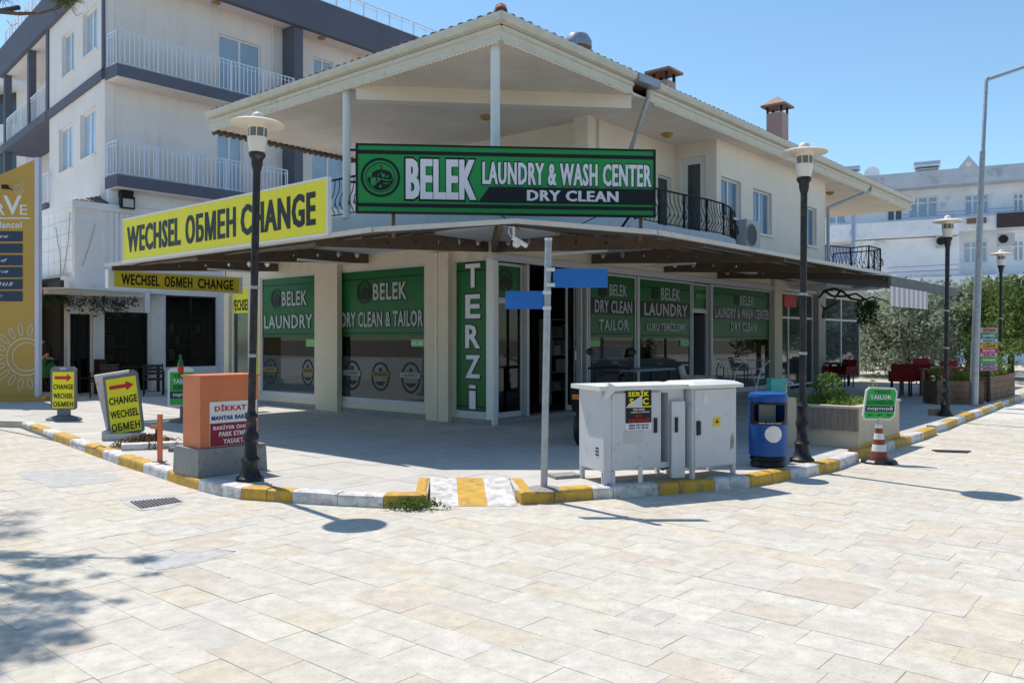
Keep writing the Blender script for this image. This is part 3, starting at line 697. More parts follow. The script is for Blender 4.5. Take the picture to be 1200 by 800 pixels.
pa = rpanel(P1, 395, [('BELEK', 714, 734.5, 333.5, 347), ('DRY CLEAN', 697, 740.5, 352, 367), ('TAILOR', 701.5, 737, 374.5, 387)], (703, 712.5, 332, 348), (692, 744.5, 350.5, 368.5), (692, 705, 399, 406))
pb = rpanel(P2, 396.5, [('BELEK', 774.5, 797, 338, 352), ('LAUNDRY', 755, 805.5, 356, 370.5), ('KURU TEMİZLEME', 757.5, 803, 376, 388)], (765, 773.5, 335, 352), (751, 809.5, 354, 372.5), (799, 809, 398, 405.5))
pc = rpanel(P3, 397.5, [('BELEK', 867, 883.5, 347, 358), ('LAUNDRY & WASH CENTER', 838, 901.5, 361.5, 373.5), ('DRY CLEAN', 856.5, 886.5, 378, 388.5)], (861.5, 867, 345, 358), (837, 902.5, 360.5, 374.5))
for q in ((697, 709), (727, 739)): badge(pa, R, *q, 424, 455, 0)
for q in ((759, 772), (785.5, 798)): badge(pb, R, *q, 424, 452, 0)
badge(pc, R, 840, 849, 424, 448, 0)
nd = part('door', MB().wall(ND[0] + .03, ND[1] - .03, SW + .1, HT - .05, .1, .16, [(ND[0] + .09, ND[1] - .09, SW + .1, R.z(366, ND[0])), (ND[0] + .09, ND[1] - .09, R.z(361, ND[0]), HT - .1)]), m_alu, lb, R)
part('vinyl_panel', MB().box(ND[0] + .09, ND[1] - .09, .115, .13, R.z(361, ND[0]), HT - .1), m_dgreen, nd, R)
pxtext(nd, R, 'LAUNDRY WASH', 814, 832, 336, 340, .112, m_lgreen); pxtext(nd, R, 'PRESSING', 816, 830.5, 345, 350, .112, m_lgreen)
part('door_leaf', MB().box(Rx(830), Rx(830) + .04, .1, .85, SW + .12, R.z(368, ND[0])), m_grey, nd, R)
# ---- interior of the shop
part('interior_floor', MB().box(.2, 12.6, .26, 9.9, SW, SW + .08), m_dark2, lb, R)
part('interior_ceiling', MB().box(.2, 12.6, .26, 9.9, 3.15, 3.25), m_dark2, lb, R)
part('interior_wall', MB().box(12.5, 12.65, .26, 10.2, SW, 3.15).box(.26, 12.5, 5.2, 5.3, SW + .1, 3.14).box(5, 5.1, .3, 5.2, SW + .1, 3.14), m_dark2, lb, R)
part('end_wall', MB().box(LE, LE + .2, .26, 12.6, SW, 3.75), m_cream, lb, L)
ct = thing('shop_counter', 'pale counter seen dimly inside the open laundry door', 'counter', R.sub(2.2, 3.2, 0, SW + .08))
part('counter_body', MB().box(0, 2.2, 0, .6, 0, .95), m_dark2, ct); part('counter_top', MB().box(-.04, 2.24, -.04, .64, .952, .99), m_greyl, ct)
def garment(fr, lab, mat):
    t = thing('hanging_garment', lab, 'garment', fr, 'garments hanging inside the laundry')
    part('shirt', MB().yprism([(-.2, 0), (.2, 0), (.18, .62), (.32, .2), (.38, .25), (.22, .82), (.06, .9), (-.06, .9), (-.22, .82), (-.38, .25), (-.32, .2), (-.18, .62)], -.05, .05), mat, t)
    part('hanger', MB().tube([(-.2, 0, .85), (0, 0, .95), (.2, 0, .85)], .008, 4).tube([(0, 0, .95), (0, 0, 1.02), (.03, 0, 1.05)], .006, 4), m_chrome, t)
garment(R.sub(.55, 1.0, 0, 1.25), 'pale shirt hanging inside the narrow glass door beside the TERZI panel', M('grey_shirt', (.3, .3, .3), .9))
part('garment_rail', MB().tube([(.2, 1.0, 2.28), (1.6, 1.0, 2.28)], .015, 6), m_chrome, lb, R)
garment(L.sub(W2[0] + 1.0, .9, 0, 1.25), 'white shirt hanging behind the clear strip of the dry clean and tailor window', M('white_shirt', (.5, .5, .5), .9))
part('garment_rail', MB().tube([(W2[0] + .3, .9, 2.28), (W2[1] - .2, .9, 2.28)], .015, 6), m_chrome, lb, L)
# ---- terrace slab and parapet band (plan in frame R; y there is b)
TO = 1.45
ter = [(-TO, 6.9), (-TO, -TO), (3.5, -TO), (4.4, -1.52), (5.2, -1.62), (6.0, -1.62), (6.6, -1.5), (7.1, -1.3), (7.5, -1.1), (7.5, 6.9)]
part('terrace_slab', MB().prism(ter, 3.42, 3.95), m_slabface, lb, R)
lrail = railing(lb, R, [(-TO + .1, 6.7), (-TO + .1, -TO + .1)], 3.95, 4.68, .14, m_iron, .009, 'belly', name='terrace_railing')
rrail = railing(lb, R, [(2.6, -TO + .1), (3.5, -TO + .1), (4.4, -1.42), (5.2, -1.52), (6.0, -1.52), (6.6, -1.4), (7.1, -1.2), (7.4, -1.12)], 3.95, 4.68, .13, m_iron, .009, 'belly', name='terrace_railing')
# ---- upper walls
ZS = 6.28
WA = 3.14
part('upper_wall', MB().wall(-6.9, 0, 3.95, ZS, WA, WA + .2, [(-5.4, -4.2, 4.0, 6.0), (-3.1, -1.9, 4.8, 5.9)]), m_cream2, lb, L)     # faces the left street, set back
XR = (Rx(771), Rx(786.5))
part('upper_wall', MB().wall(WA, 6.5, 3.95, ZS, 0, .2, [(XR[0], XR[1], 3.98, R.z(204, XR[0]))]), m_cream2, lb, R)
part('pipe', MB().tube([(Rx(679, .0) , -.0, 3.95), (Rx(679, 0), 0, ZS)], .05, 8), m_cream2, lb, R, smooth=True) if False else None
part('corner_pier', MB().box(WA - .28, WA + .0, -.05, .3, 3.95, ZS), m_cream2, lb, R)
window(lb, R, XR[0], XR[1], 3.98, R.z(204, XR[0]), .06, 0, pmat=m_paned, sill=False)
MW = -1.1
mw = []
def mx(a, b, c, d, n=1):
    x0, x1 = R.x(a, MW), R.x(b, MW); mw.append((x0, x1, R.z(d, x0, MW), R.z(c, x0, MW), n))
mx(845, 868.5, 206, 252); mx(882.5, 904.5, 220, 272); mx(945, 957, 241, 287, 0)
AE = R.x(967, MW)
zlo = 3.75
# right flank face (door on it) joins wall A to the main wall
FS = R.sub(6.5, 0, -90)          # frame whose x runs from wall A towards the viewer, y inward
dx0, dx1 = .16, .82
part('upper_wall', MB().wall(0, .897, 3.95, ZS, 0, .2, [(dx0, dx1, 3.98, 5.95)]), m_cream2, lb, FS)
window(lb, FS, dx0, dx1, 3.98, 5.95, .05, 0, pmat=m_paned, sill=False, fw=.16)
part('upper_wall', MB().wall(6.5, AE, 3.3, 7.0, MW, MW + .2, [q[:4] for q in mw]), m_cream2, lb, R)
for x0, x1, z0, z1, n in mw: window(lb, R, x0, x1, z0, z1, MW + .09, n, pmat=m_pane)
part('upper_wall', MB().box(AE - .2, AE, MW + .2, 6.9, 3.3, 7.0), m_cream2, lb, R)
part('upper_room_wall', MB().box(WA + .6, AE - .2, 6.7, 6.9, 3.3, 7.2), m_cream2, lb, R)
# ---- soffit, fascia, gutter, roof
EO = -1.53; AR = 20.6; BL = 6.95
part('soffit', MB().prism([(EO + .03, EO + .03), (AR, EO + .03), (AR, BL), (EO + .03, BL)], ZS, ZS + .05), m_soffit, lb, R)
bd = MB()
for i in range(34):
    x = EO + .1 + i * .115; bd.box(x, x + .107, EO + .12, min(EO + 3.9 - i * .115, 2.2), ZS - .012, ZS - .001) if EO + 3.9 - i * .115 > EO + .3 else None
part('soffit_boards', bd, m_soffit, lb, R, kind='stuff')
# diagonal dropped beam
A_, B_ = Vector((-1.45, 2.05)), Vector((2.3, -1.42)); d_ = (B_ - A_).normalized(); n_ = Vector((-d_.y, d_.x)) * .12
part('soffit_beam', MB().prism([A_ - n_, B_ - n_, B_ + n_, A_ + n_], ZS - .27, ZS - .013), m_cream2, lb, R)
for x, y in ((1.55, 1.6), (5.3, -.5), (15.2, -.6)):
    part('ceiling_lamp', MB().lathe([(.13, ZS - .002), (.13, ZS - .03), (.09, ZS - .08), (.02, ZS - .1)], 14, (x, y)), M('amber_lamp', (.42, .27, .08), .35), lb, R, smooth=True)
sec = [(-.0, ZS - .03), (-.045, ZS - .03), (-.045, ZS + .02), (-.02, ZS + .03), (-.02, ZS + .12), (-.055, ZS + .135), (-.055, ZS + .2), (-.0, ZS + .2)]
fas = MB()
fas.xprism([(y + EO, z) for y, z in sec], EO, 2.2); fas.xprism([(y + EO, z) for y, z in sec], 2.75, AR)
part('fascia', fas, m_fascia, lb, R)
sL = [(y + EO, z) for y, z in sec]
part('fascia', MB().xprism(sL, -BL, -EO + .02), m_fascia, lb, L)      # in frame L, x = -b and y = a
gut = lambda o: [(EO - .05 + o, ZS + .21), (EO - .13 + o, ZS + .23), (EO - .17 + o, ZS + .29), (EO - .17 + o, ZS + .35), (EO - .15 + o, ZS + .35), (EO - .14 + o, ZS + .30), (EO - .05 + o, ZS + .25)]
part('gutter', MB().xprism(gut(0), EO - .17, 2.2).xprism(gut(0), 2.75, AR), m_gutter, lb, R)
part('gutter', MB().xprism(gut(0), -BL, -EO + .17), m_gutter, lb, L)
# short stepped gutter piece with its downpipe
part('gutter_joint', MB().prism([(2.15, EO - .2), (2.85, EO - .24), (2.85, EO - .02), (2.15, EO - .02)], ZS + .19, ZS + .345), m_galv, lb, R)
part('downpipe', MB().tube([(2.62, EO - .1, ZS + .14), (2.62, EO - .1, ZS), (3.0, -.95, ZS - .95), (3.0, -.95, 4.0)], .045, 8), m_galv, lb, R, smooth=True)
part('downpipe', MB().tube([(AE + 2.6, EO - .05, ZS + .2), (AE + 2.6, EO - .05, ZS + .05), (AE + .06, MW - .06, ZS - .75), (AE + .06, MW - .06, 3.4)], .05, 8), m_galv, lb, R, smooth=True)
# scalloped trim below the fascia
sc = MB(); x = EO + .05
while x < AR - .1:
    if not 2.0 < x < 2.9: sc.yprism([(x, ZS - .0), (x, ZS - .035), (x + .02, ZS - .055), (x + .04, ZS - .06), (x + .06, ZS - .055), (x + .08, ZS - .035), (x + .08, ZS)], EO - .03, EO - .012)
    x += .084
part('scalloped_trim', sc, m_cream2, lb, R, kind='stuff')
sc = MB(); x = -BL + .05
while x < -EO - .1:
    sc.yprism([(x, ZS - .0), (x, ZS - .035), (x + .02, ZS - .055), (x + .04, ZS - .06), (x + .06, ZS - .055), (x + .08, ZS - .035), (x + .08, ZS)], EO - .03, EO - .012)
    x += .084
part('scalloped_trim', sc, m_cream2, lb, L, kind='stuff')
SL = math.tan(R_(17)); RZ = ZS + .33; RB = (EO + BL) / 2
def rh(a, b): return RZ + SL * min(b - EO, BL - b, a - EO, AR - a)
apx = [(EO, EO), (AR, EO), (AR, BL), (EO, BL)]; rd = RB - EO
rg = [(EO + rd, RB), (AR - rd, RB)]; zr = RZ + SL * rd
v = [(*p, RZ) for p in apx] + [(*p, zr) for p in rg]
part('roof_deck', MB().faces(v + [(*p, RZ - .12) for p in apx], [(0, 1, 5, 4), (1, 2, 5), (2, 3, 4, 5), (3, 0, 4), (6, 7, 1, 0), (7, 8, 2, 1), (8, 9, 3, 2), (9, 6, 0, 3), (9, 8, 7, 6)]), m_tile, lb, R)
def tiles(fr, x0, x1, y0, hip):        # half-round tile rows running up the slope
    mb = MB(); pitch = .21; x = x0
    while x < x1 - pitch / 2:
        L_ = min(hip(x + pitch / 2), 4.2); y = 0; jz = random.uniform(0, .012)
        while y < L_ - .05:
            e = min(y + .36, L_); pts = []
            for yy, lift in ((y, .045), (e, .02)):
                for k in range(6):
                    an = math.pi * k / 5; pts.append((x + pitch / 2 - math.cos(an) * .085, y0 - .06 + yy, RZ + SL * yy + lift * .6 + jz + math.sin(an) * .075))
            mb.faces(pts, [(k, k + 1, k + 7, k + 6) for k in range(5)] + [(0, 5, 4, 3, 2, 1)])
            y = e
        x += pitch
    return mb
part('roof_tiles', tiles(R, EO - .08, AR, EO, lambda x: min(x - EO, AR - x)), m_tile, lb, R, kind='stuff')
part('roof_tiles', tiles(L, -BL, -EO + .08, EO, lambda x: min(-EO - x, x + BL)), m_tile, lb, L, kind='stuff')
FB_ = R.sub(EO, BL, -180)        # rear-left short edge seen from below
hipc = MB().tube([(EO - .1, EO - .1, RZ + .02), (EO - .02, EO - .02, RZ + .11)] + [(EO + t, EO + t, RZ + SL * t + .1) for t in (1, 2, 3, rd)], .1, 8)
part('hip_tile', hipc, m_tile, lb, R, smooth=True)
part('fascia', MB().box(EO, AR, BL, BL + .05, ZS - .03, ZS + .3), m_fascia, lb, R)
sc = MB(); x = EO
while x < 3.2:
    sc.tube([(x + .1, BL - .1, ZS - .03), (x + .1, BL + .12, ZS - .04)], .05, 7); x += .16
part('eave_tile_ends', sc, m_beam, lb, R, kind='stuff')
for x, y, r in ((EO + .12, EO + .22, .075), (EO + .1, 2.36, .075)):
    part('roof_post', MB().tube([(x, y, 3.9), (x, y, ZS - .001)], r, 14), m_white, lb, R, smooth=True)
def chimney(x, y, w_, z0, z1, zc):
    h = w_ / 2; o = part('chimney', MB().box(x - h, x + h, y - h, y + h, z0, z1), m_pink, lb, R)
    part('chimney_leg', MB().box(x - h, x - h + .06, y - h, y - h + .06, z1, z1 + .2).box(x + h - .06, x + h, y - h, y - h + .06, z1, z1 + .2).box(x - h, x - h + .06, y + h - .06, y + h, z1, z1 + .2).box(x + h - .06, x + h, y + h - .06, y + h, z1, z1 + .2), m_black, o, R)
    g = h + .14; part('chimney_cap', MB().faces([(x - g, y - g, z1 + .2), (x + g, y - g, z1 + .2), (x + g, y + g, z1 + .2), (x - g, y + g, z1 + .2), (x - g, y - g, z1 + .26), (x + g, y - g, z1 + .26), (x + g, y + g, z1 + .26), (x - g, y + g, z1 + .26), (x, y, zc)], [(3, 2, 1, 0), (0, 1, 5, 4), (1, 2, 6, 5), (2, 3, 7, 6), (3, 0, 4, 7), (4, 5, 8), (5, 6, 8), (6, 7, 8), (7, 4, 8)]), m_cap, o, R)
def onroof(px, b): return R.x(px, b)
x = onroof(911, 1.0); chimney(x, 1.0, .52, 7.0, R.z(134, x, 1.0), R.z(113, x, 1.0))
x = onroof(778, .6); chimney(x, .6, .42, 6.9, R.z(97, x, .6), R.z(85, x, .6))
x = onroof(677, .3); z = R.z(60, x, .3)
part('roof_ventilator', MB().lathe([(.2, z - .35), (.2, z), (.3, z + .06), (.3, z + .18), (.22, z + .32), (.05, z + .36)], 16, (x, .3)), m_galv, lb, R, smooth=True)
# far upper balcony beyond the end of the upper floor
b1 = R.x(1036, -2.0)
bal = [(AE + .01, -1.15), (AE + 1.2, -1.5), (b1 - 1.6, -2.1), (b1 - .5, -2.1), (b1 - .1, -1.8), (b1, -.5)]
part('balcony_slab', MB().prism(bal + [(b1, 3), (AE + .01, 3)], 3.2, 3.72), m_slabface, lb, R)
railing(lb, R, [(a, b + .06) for a, b in bal], 3.72, 4.42, .15, m_iron, .009, 'belly', name='terrace_railing')
# ground floor beyond the laundry windows (restaurant side)
zz = 2.45
cols = [(Rx(906), Rx(913)), (Rx(957.5), Rx(966)), (Rx(1012), Rx(1018))]
for a, b in cols[1:2]: part('pillar', MB().box(a, b, -.05, .3, SW, 3.3), M('shade_darkened_cream', (.40, .35, .29), .85, var=.08), lb, R)  # pillar cream darkened in its colour to suit the canopy shade
for a, b in ((cols[0][1], cols[1][0]), (cols[1][1], cols[2][0])):
    n = 2 if a < 14 else 1
    o = window(lb, R, a + .02, b - .02, SW + .1, 3.1, .12, n, (.73,), .06, m_white, m_paned, sill=False, name='restaurant_window')
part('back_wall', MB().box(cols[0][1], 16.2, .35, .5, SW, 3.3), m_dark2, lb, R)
part('front_wall', MB().box(cols[0][1], AR, .0, .25, 3.12, 3.75), m_cream, lb, R)
part('red_sign_board', MB().box(Rx(921), Rx(935), .05, .1, 2.65, 3.0), m_red, lb, R)
# ---- things on the upper front
def ac_unit(name, label, fr, w_=.85, h=.6, group='air conditioner units on the walls'):
    t = thing(name, label, 'air conditioner', fr, group)
    part('casing', MB().box(0, w_, -.3, 0, 0, h), m_greyl, t); f = MB(); ring(f, w_ * .36, h / 2, h * .33, h * .38, -.315, -.3); part('fan_ring', f, m_grey, t)
    f = MB(); disc(f, w_ * .36, h / 2, h * .33, -.308, -.3); part('fan', f, m_black, t)
    part('bracket', MB().box(.05, .09, -.32, 0, -.04, -.002).box(w_ - .09, w_ - .05, -.32, 0, -.04, -.002), m_grey, t)
    return t
xa = R.x(868, MW - .15); ac_unit('air_conditioner', 'grey air conditioner on the cream upper wall beside the curved black railing', R.sub(xa, MW, 0, R.z(293, xa, MW)), .75, .72)
# ================================================================= CANOPY ROUND THE SHOP FRONT
cn = thing('shop_canopy', 'brown pitched canopy on tapered steel brackets wrapping round the corner shop', 'canopy', R)
a0, b0 = -3.82, -1.27; a1, b1c = -1.36, -4.17; CE = 8.85; LB = 6.9
EZ = 3.12; CZ = 3.24; WZ = 3.66
cv = [(a0, LB, EZ), (a0, b0, EZ), (-2.55, -2.70, CZ), (a1, b1c, EZ - .04), (CE, b1c, EZ), (CE, -.02, WZ), (-.02, -.02, WZ), (-.02, LB, WZ)]
top = [(x, y, z + .045) for x, y, z in cv]
fs = [(0, 1, 6, 7), (1, 2, 6), (2, 3, 6), (3, 4, 5, 6)]
o = part('canopy_roof', MB().faces(cv + top, [tuple(reversed(f)) for f in fs] + [tuple(8 + k for k in f) for f in fs] + [(i, (i + 1) % 8, 8 + (i + 1) % 8, 8 + i) for i in range(8)]), m_can, cn)
# underside ribs
def edge_strip(p, q, h0=.06, h1=.03, t=.05):
    P_, Q_ = Vector(p), Vector(q); d = (Q_ - P_).normalized(); n = Vector((d.y, -d.x, 0)) * t
    return [P_ - Vector((0, 0, h0)), Q_ - Vector((0, 0, h0)), Q_ + Vector((0, 0, h1 + .03)), P_ + Vector((0, 0, h1 + .03))], n
for p, q in ((cv[0], cv[1]), (cv[1], cv[2]), (cv[2], cv[3]), (cv[3], cv[4])):
    f4, n = edge_strip(p, q, .015, .02); mb = MB().faces([v for v in f4] + [v + n for v in f4], [(0, 3, 2, 1), (4, 5, 6, 7), (0, 1, 5, 4), (1, 2, 6, 5), (2, 3, 7, 6), (3, 0, 4, 7)])
    part('edge_trim', mb, m_canedge, cn)
rib = MB()
for k in range(1, 7):
    t = k / 7; rib.tube([(a0 * t, LB, WZ - (WZ - EZ) * t - .03), (a0 * t, -.4 * t, WZ - (WZ - EZ) * t - .03)], .022, 4)
    rib.tube([(-.4 * t, b1c * t, WZ - (WZ - EZ) * t - .03), (CE, b1c * t, WZ - (WZ - EZ) * t - .03)], .022, 4)
part('purlin', rib, m_can, cn)
def bracket(fr, reach, zt_, zb, tip, holes=True):   # fr: x runs outward from the wall
    h = [(.28, .105, .085), (.75, .09, .066), (1.25, .08, .045), (1.8, .07, .034), (2.4, .06, .025)] if holes else []
    poly = [(0, zb), (reach, tip - .1), (reach, tip - .01), (0, zt_)]
    me = holed_plate(poly, [(x, zb + (tip - .1 - zb) * x / reach + (.5 * (zt_ - zb) * (1 - x / reach) + .045 * x / reach), r) for x, _, r in h], -.035, .035)
    part('bracket', me, m_beam, cn, fr)
for b in (6.75, 3.5, .12): bracket(Fr(*R.w(0, b), 49.4 + 180), 3.78, 3.62, 3.24, EZ)
for a in (.1, 3.09, 6.05, 8.75): bracket(Fr(*R.w(a, 0), 49.4 - 90), 4.12, 3.62, 3.24, EZ)
bracket(Fr(*R.w(-.05, -.05), 49.4 - 90 - 45 - 1.5), 3.65, 3.6, 3.22, CZ, False)
for x_ in (.35, 3.4): part('fluorescent_tube', MB().box(x_, x_ + .05, -2.2, -1.0, 3.12, 3.16), m_white, cn)
for x_ in (-3.25, -6.5): part('fluorescent_tube', MB().box(x_, x_ + .05, -1.9, -.7, 3.14, 3.18), m_white, cn, L)
# camera on the canopy corner
cc = thing('security_camera', 'white bullet security camera with round bulb under the canopy corner', 'camera', R.sub(-2.5, -2.62, 0, 3.1))
part('arm', MB().tube([(0, 0, .1), (0, 0, -.04), (.03, -.04, -.08)], .018, 6), m_white, cc)
part('body', MB().tube([(-.02, .0, -.05), (.16, -.1, -.16)], .035, 8), m_white, cc, smooth=True)
part('lens', MB().tube([(.16, -.1, -.16), (.17, -.106, -.166)], .028, 8), m_black, cc)
part('bulb', MB().lathe([(.01, -.19), (.05, -.17), (.06, -.13), (.04, -.08), (.02, -.05)], 12, (.04, -.02)), m_lglobe, cc, smooth=True)
part('cable', MB().tube([(0, 0, .08), (-.08, 0, .09), (-.11, 0, .02), (-.06, 0, -.04), (0, 0, -.03)], .007, 4), m_white, cc)
# farther dark awning with striped valance
aw = thing('retractable_awning', 'dark grey awning with pink striped valance beyond the shop canopy', 'awning', R)
part('fabric', MB().faces([(CE + .05, -4.15, 3.08), (15.2, -4.15, 3.02), (15.2, -.1, 3.4), (CE + .05, -.1, 3.4), (CE + .05, -4.15, 3.12), (15.2, -4.15, 3.06), (15.2, -.1, 3.44), (CE + .05, -.1, 3.44)], [(3, 2, 1, 0), (4, 5, 6, 7), (0, 1, 5, 4), (1, 2, 6, 5), (2, 3, 7, 6), (3, 0, 4, 7)]), m_awn, aw)
part('front_bar', MB().box(CE + .06, 15.2, -4.22, -4.16, 2.88, 3.11), m_awn, aw)
vx0, vx1 = R.x(1043, -4.24), R.x(1087, -4.24)
for i in range(16):
    xx = vx0 + (vx1 - vx0) * i / 16; part('valance_stripe', MB().box(xx, xx + (vx1 - vx0) / 16, -4.25, -4.235, 2.42, 2.87), m_pinkst if i % 2 else m_paper, aw)
# ================================================================= SIGNS ON THE CANOPY
A = P(417.5, 250, 11.6); Bq = P(767.5, 254, 12.0)
SG = Fr(A[0], A[1], math.degrees(math.atan2(Bq[1] - A[1], Bq[0] - A[0]))); SWd = math.hypot(Bq[0] - A[0], Bq[1] - A[1])
z0, z1 = 3.44, 4.41; H_ = z1 - z0
gs = thing('roof_sign', 'large green laundry and wash centre signboard standing above the canopy corner', 'sign', SG)
part('sign_board', MB().box(0, SWd, 0, .06, z0, z1), m_green, gs)
bw = .022; part('border', MB().box(-.01, SWd + .01, -.012, .07, z1 - bw, z1 + .005).box(-.01, SWd + .01, -.012, .07, z0 - .005, z0 + bw).box(-.01, bw, -.012, .07, z0 + bw, z1 - bw).box(SWd - bw, SWd + .01, -.012, .07, z0 + bw, z1 - bw), m_black, gs)
u = lambda t: SWd * t; vv = lambda t: z1 - H_ * t
part('stripe', MB().box(bw, SWd - bw, -.006, 0, vv(.145), vv(.09)), m_black, gs); part('stripe', MB().box(bw, SWd - bw, -.006, 0, vv(.91), vv(.855)), m_black, gs)
emblem(gs, SG, u(.0785), vv(.485), H_ * .285, -.001, gm=m_green)
lettering(gs, SG, 'BELEK', u(.161), u(.394), vv(.79), vv(.205), -.002, m_lett, m_black, .045)
lettering(gs, SG, 'LAUNDRY & WASH CENTER', u(.414), u(.988), vv(.56), vv(.225), -.002, m_lett, m_black, .035)
part('black_flash', MB().yprism([(u(.40), vv(.825)), (SWd - bw, vv(.825)), (SWd - bw, vv(.59)), (u(.437), vv(.59))], -.006, 0), m_black, gs)
lettering(gs, SG, 'DRY CLEAN', u(.563), u(.874), vv(.79), vv(.63), -.007, m_lett, None, .06)
for t in (.12, .955): part('sign_leg', MB().box(u(t) - .025, u(t) + .025, .065, .1, 3.1, z0 + .3), m_wood2, gs)
for a_, b_, rr_ in (((u(.93), .08, z0 + .1), (u(.90), .6, 3.25), .02), ((u(.48), .08, z0), (u(.56), .9, 3.35), .008), ((u(.80), .08, z0), (u(.74), .9, 3.35), .008)): part('sign_brace', MB().tube([a_, b_], rr_, 5), m_iron, gs)
part('sign_bracket', MB().box(-.09, -.01, .02, .04, z0 + .42, z0 + .45).box(-.09, -.01, .02, .04, z1 - .1, z1 - .07), m_iron, gs)
YO = -3.9
ys = thing('exchange_sign', 'big yellow money exchange signboard along the left canopy edge', 'sign', L)
yx0, yx1 = L.x(145, YO), L.x(383, YO)
part('sign_board', MB().box(yx0, yx1, YO, YO + .05, 3.17, 3.93), m_yel, ys)
part('frame', MB().box(yx0 - .03, yx1 + .03, YO - .01, YO + .06, 3.13, 3.169).box(yx0 - .03, yx1 + .03, YO - .01, YO + .06, 3.931, 3.96).box(yx0 - .03, yx0 - .001, YO - .01, YO + .06, 3.169, 3.931).box(yx1 + .001, yx1 + .03, YO - .01, YO + .06, 3.169, 3.931), m_paper, ys)
for t, a, b in (('WECHSEL', 149, 212), ('ОБМЕН', 217.5, 276.5), ('CHANGE', 282, 370)):
    lettering(ys, L, t, L.x(a, YO), L.x(b, YO), 3.30, 3.79, YO - .001, m_black, None, .05)
K = R.sub(-3.8, 6.9)
es = thing('exchange_lightbox', 'small aged yellow exchange lightbox hanging across the left walkway', 'sign', K)
part('sign_board', MB().box(.12, 2.9, 0, .12, 2.72, 3.03), m_yel2, es)
part('frame', MB().box(0, .119, -.01, .13, 2.69, 3.06).box(2.901, 2.98, -.01, .13, 2.69, 3.06).box(.12, 2.9, -.01, .13, 3.031, 3.06).box(.12, 2.9, -.01, .13, 2.69, 2.719), m_paper, es)
lettering(es, K, 'WECHSEL', .26, 1.05, 2.765, 2.985, -.001, m_black, None, .032); lettering(es, K, 'ОБМЕН', 1.16, 1.78, 2.765, 2.985, -.001, m_black, None, .032); lettering(es, K, 'CHANGE', 1.9, 2.75, 2.765, 2.985, -.001, m_black, None, .032)
part('hanger', MB().tube([(.3, .06, 3.06), (.3, .06, 3.2)], .01, 4).tube([(2.6, .06, 3.06), (2.6, .06, 3.35)], .01, 4), m_iron, es)
# ================================================================= STREET LAMPS
def lamp(fr, label, s=1.0, tilt=(0, 0)):
    t = thing('street_lamp', label, 'street lamp', fr, 'black posts with cream disc lamps')
    if tilt != (0, 0): t.matrix_basis = fm(fr) @ Matrix.Rotation(R_(tilt[0]), 4, 'Y') @ Matrix.Rotation(R_(tilt[1]), 4, 'X'); WM[t.name] = t.matrix_basis.copy()
    part('base', MB().lathe([(.15, 0), (.15, .03), (.12, .05), (.09, .12), (.085, .2), (.105, .23), (.07, .27), (.06, .42), (.085, .45), (.085, .5), (.055, .54), (.05, .66), (.075, .7), (.05, .74), (.045, .76)], 14), m_lpole, t, smooth=True)
    part('post', MB().tube([(0, 0, .7), (0, 0, 3.5)], [.042, .042], 12), m_lpole, t, smooth=True)
    for z in (1.35, 2.1): part('clamp_band', MB().lathe([(.05, z), (.052, z + .005), (.052, z + .03), (.05, z + .035)], 12), m_galv, t, smooth=True)
    part('cup', MB().lathe([(.045, 3.4), (.06, 3.46), (.062, 3.52), (.09, 3.56), (.09, 3.59), (.08, 3.6)], 16), m_lpole, t, smooth=True)
    part('globe', MB().lathe([(.078, 3.601), (.088, 3.63), (.105, 3.72), (.108, 3.765)], 18), m_lglobe, t, smooth=True)
    part('glass_band', MB().lathe([(.1, 3.766), (.102, 3.86)], 18), m_lglass, t, smooth=True)
    for k in range(8):
        a = k * math.pi / 4 + .2; part('band_strut', MB().tube([(.104 * math.cos(a), .104 * math.sin(a), 3.766), (.104 * math.cos(a), .104 * math.sin(a), 3.86)], .006, 4), m_lglobe, t)
    part('shade', MB().lathe([(.108, 3.861), (.11, 3.9), (.285, 3.905), (.29, 3.915), (.25, 3.935), (.12, 3.965), (.07, 3.975), (.07, 3.99), (.055, 4.025), (.03, 4.04)], 28), m_lshade, t, smooth=True)
    return t
lamp0 = lamp((*G(293, 562, SW), SW), 'black lamp post with cream disc shade in front of the orange box', tilt=(1.25, 0))
for (px, py), lab, tl in (((940, 540), 'black lamp post with cream disc shade between the blue bin and the wooden planter', .4), ((1108, 487), 'black lamp post with a brick at its foot at the kerb beside the restaurant terrace', .7), ((1172, 462), 'farthest black lamp post right of the tall grey pole', .4)):
    x, y = G(px, py, SW); copy_tree(lamp0, Matrix.Translation((x, y, SW)) @ Matrix.Rotation(R_(tl), 4, 'Y'), lab)
tl = thing('street_light', 'tall tapering grey steel street light with a bent arm at the right', 'street light', (*G(1141, 475, SW), SW))
bx, by = G(1141, 475, SW); k = by / FX
tb = lambda px, py: ((px - 1141) * k, 0, EYE - SW - (py - HY) * k)
part('mast', MB().tube([tb(1141, 474), tb(1142.5, 420), tb(1150, 210), tb(1151.5, 178)], [.095, .09, .065, .06], 12), m_galv, tl, smooth=True)
part('mast_top', MB().tube([tb(1151.5, 178), tb(1152, 175), tb(1156, 95), tb(1158, 91)], [.06, .045, .04, .04], 10), m_galv, tl, smooth=True)
part('arm', MB().tube([tb(1156, 94), tb(1200, 79), tb(1245, 65)], [.04, .035, .03], 10), m_galv, tl, smooth=True)
part('lamp_head', MB().box(tb(1245, 64)[0], tb(1275, 60)[0], -.15, .15, tb(1245, 66)[2], tb(1245, 60)[2]), m_galv, tl)
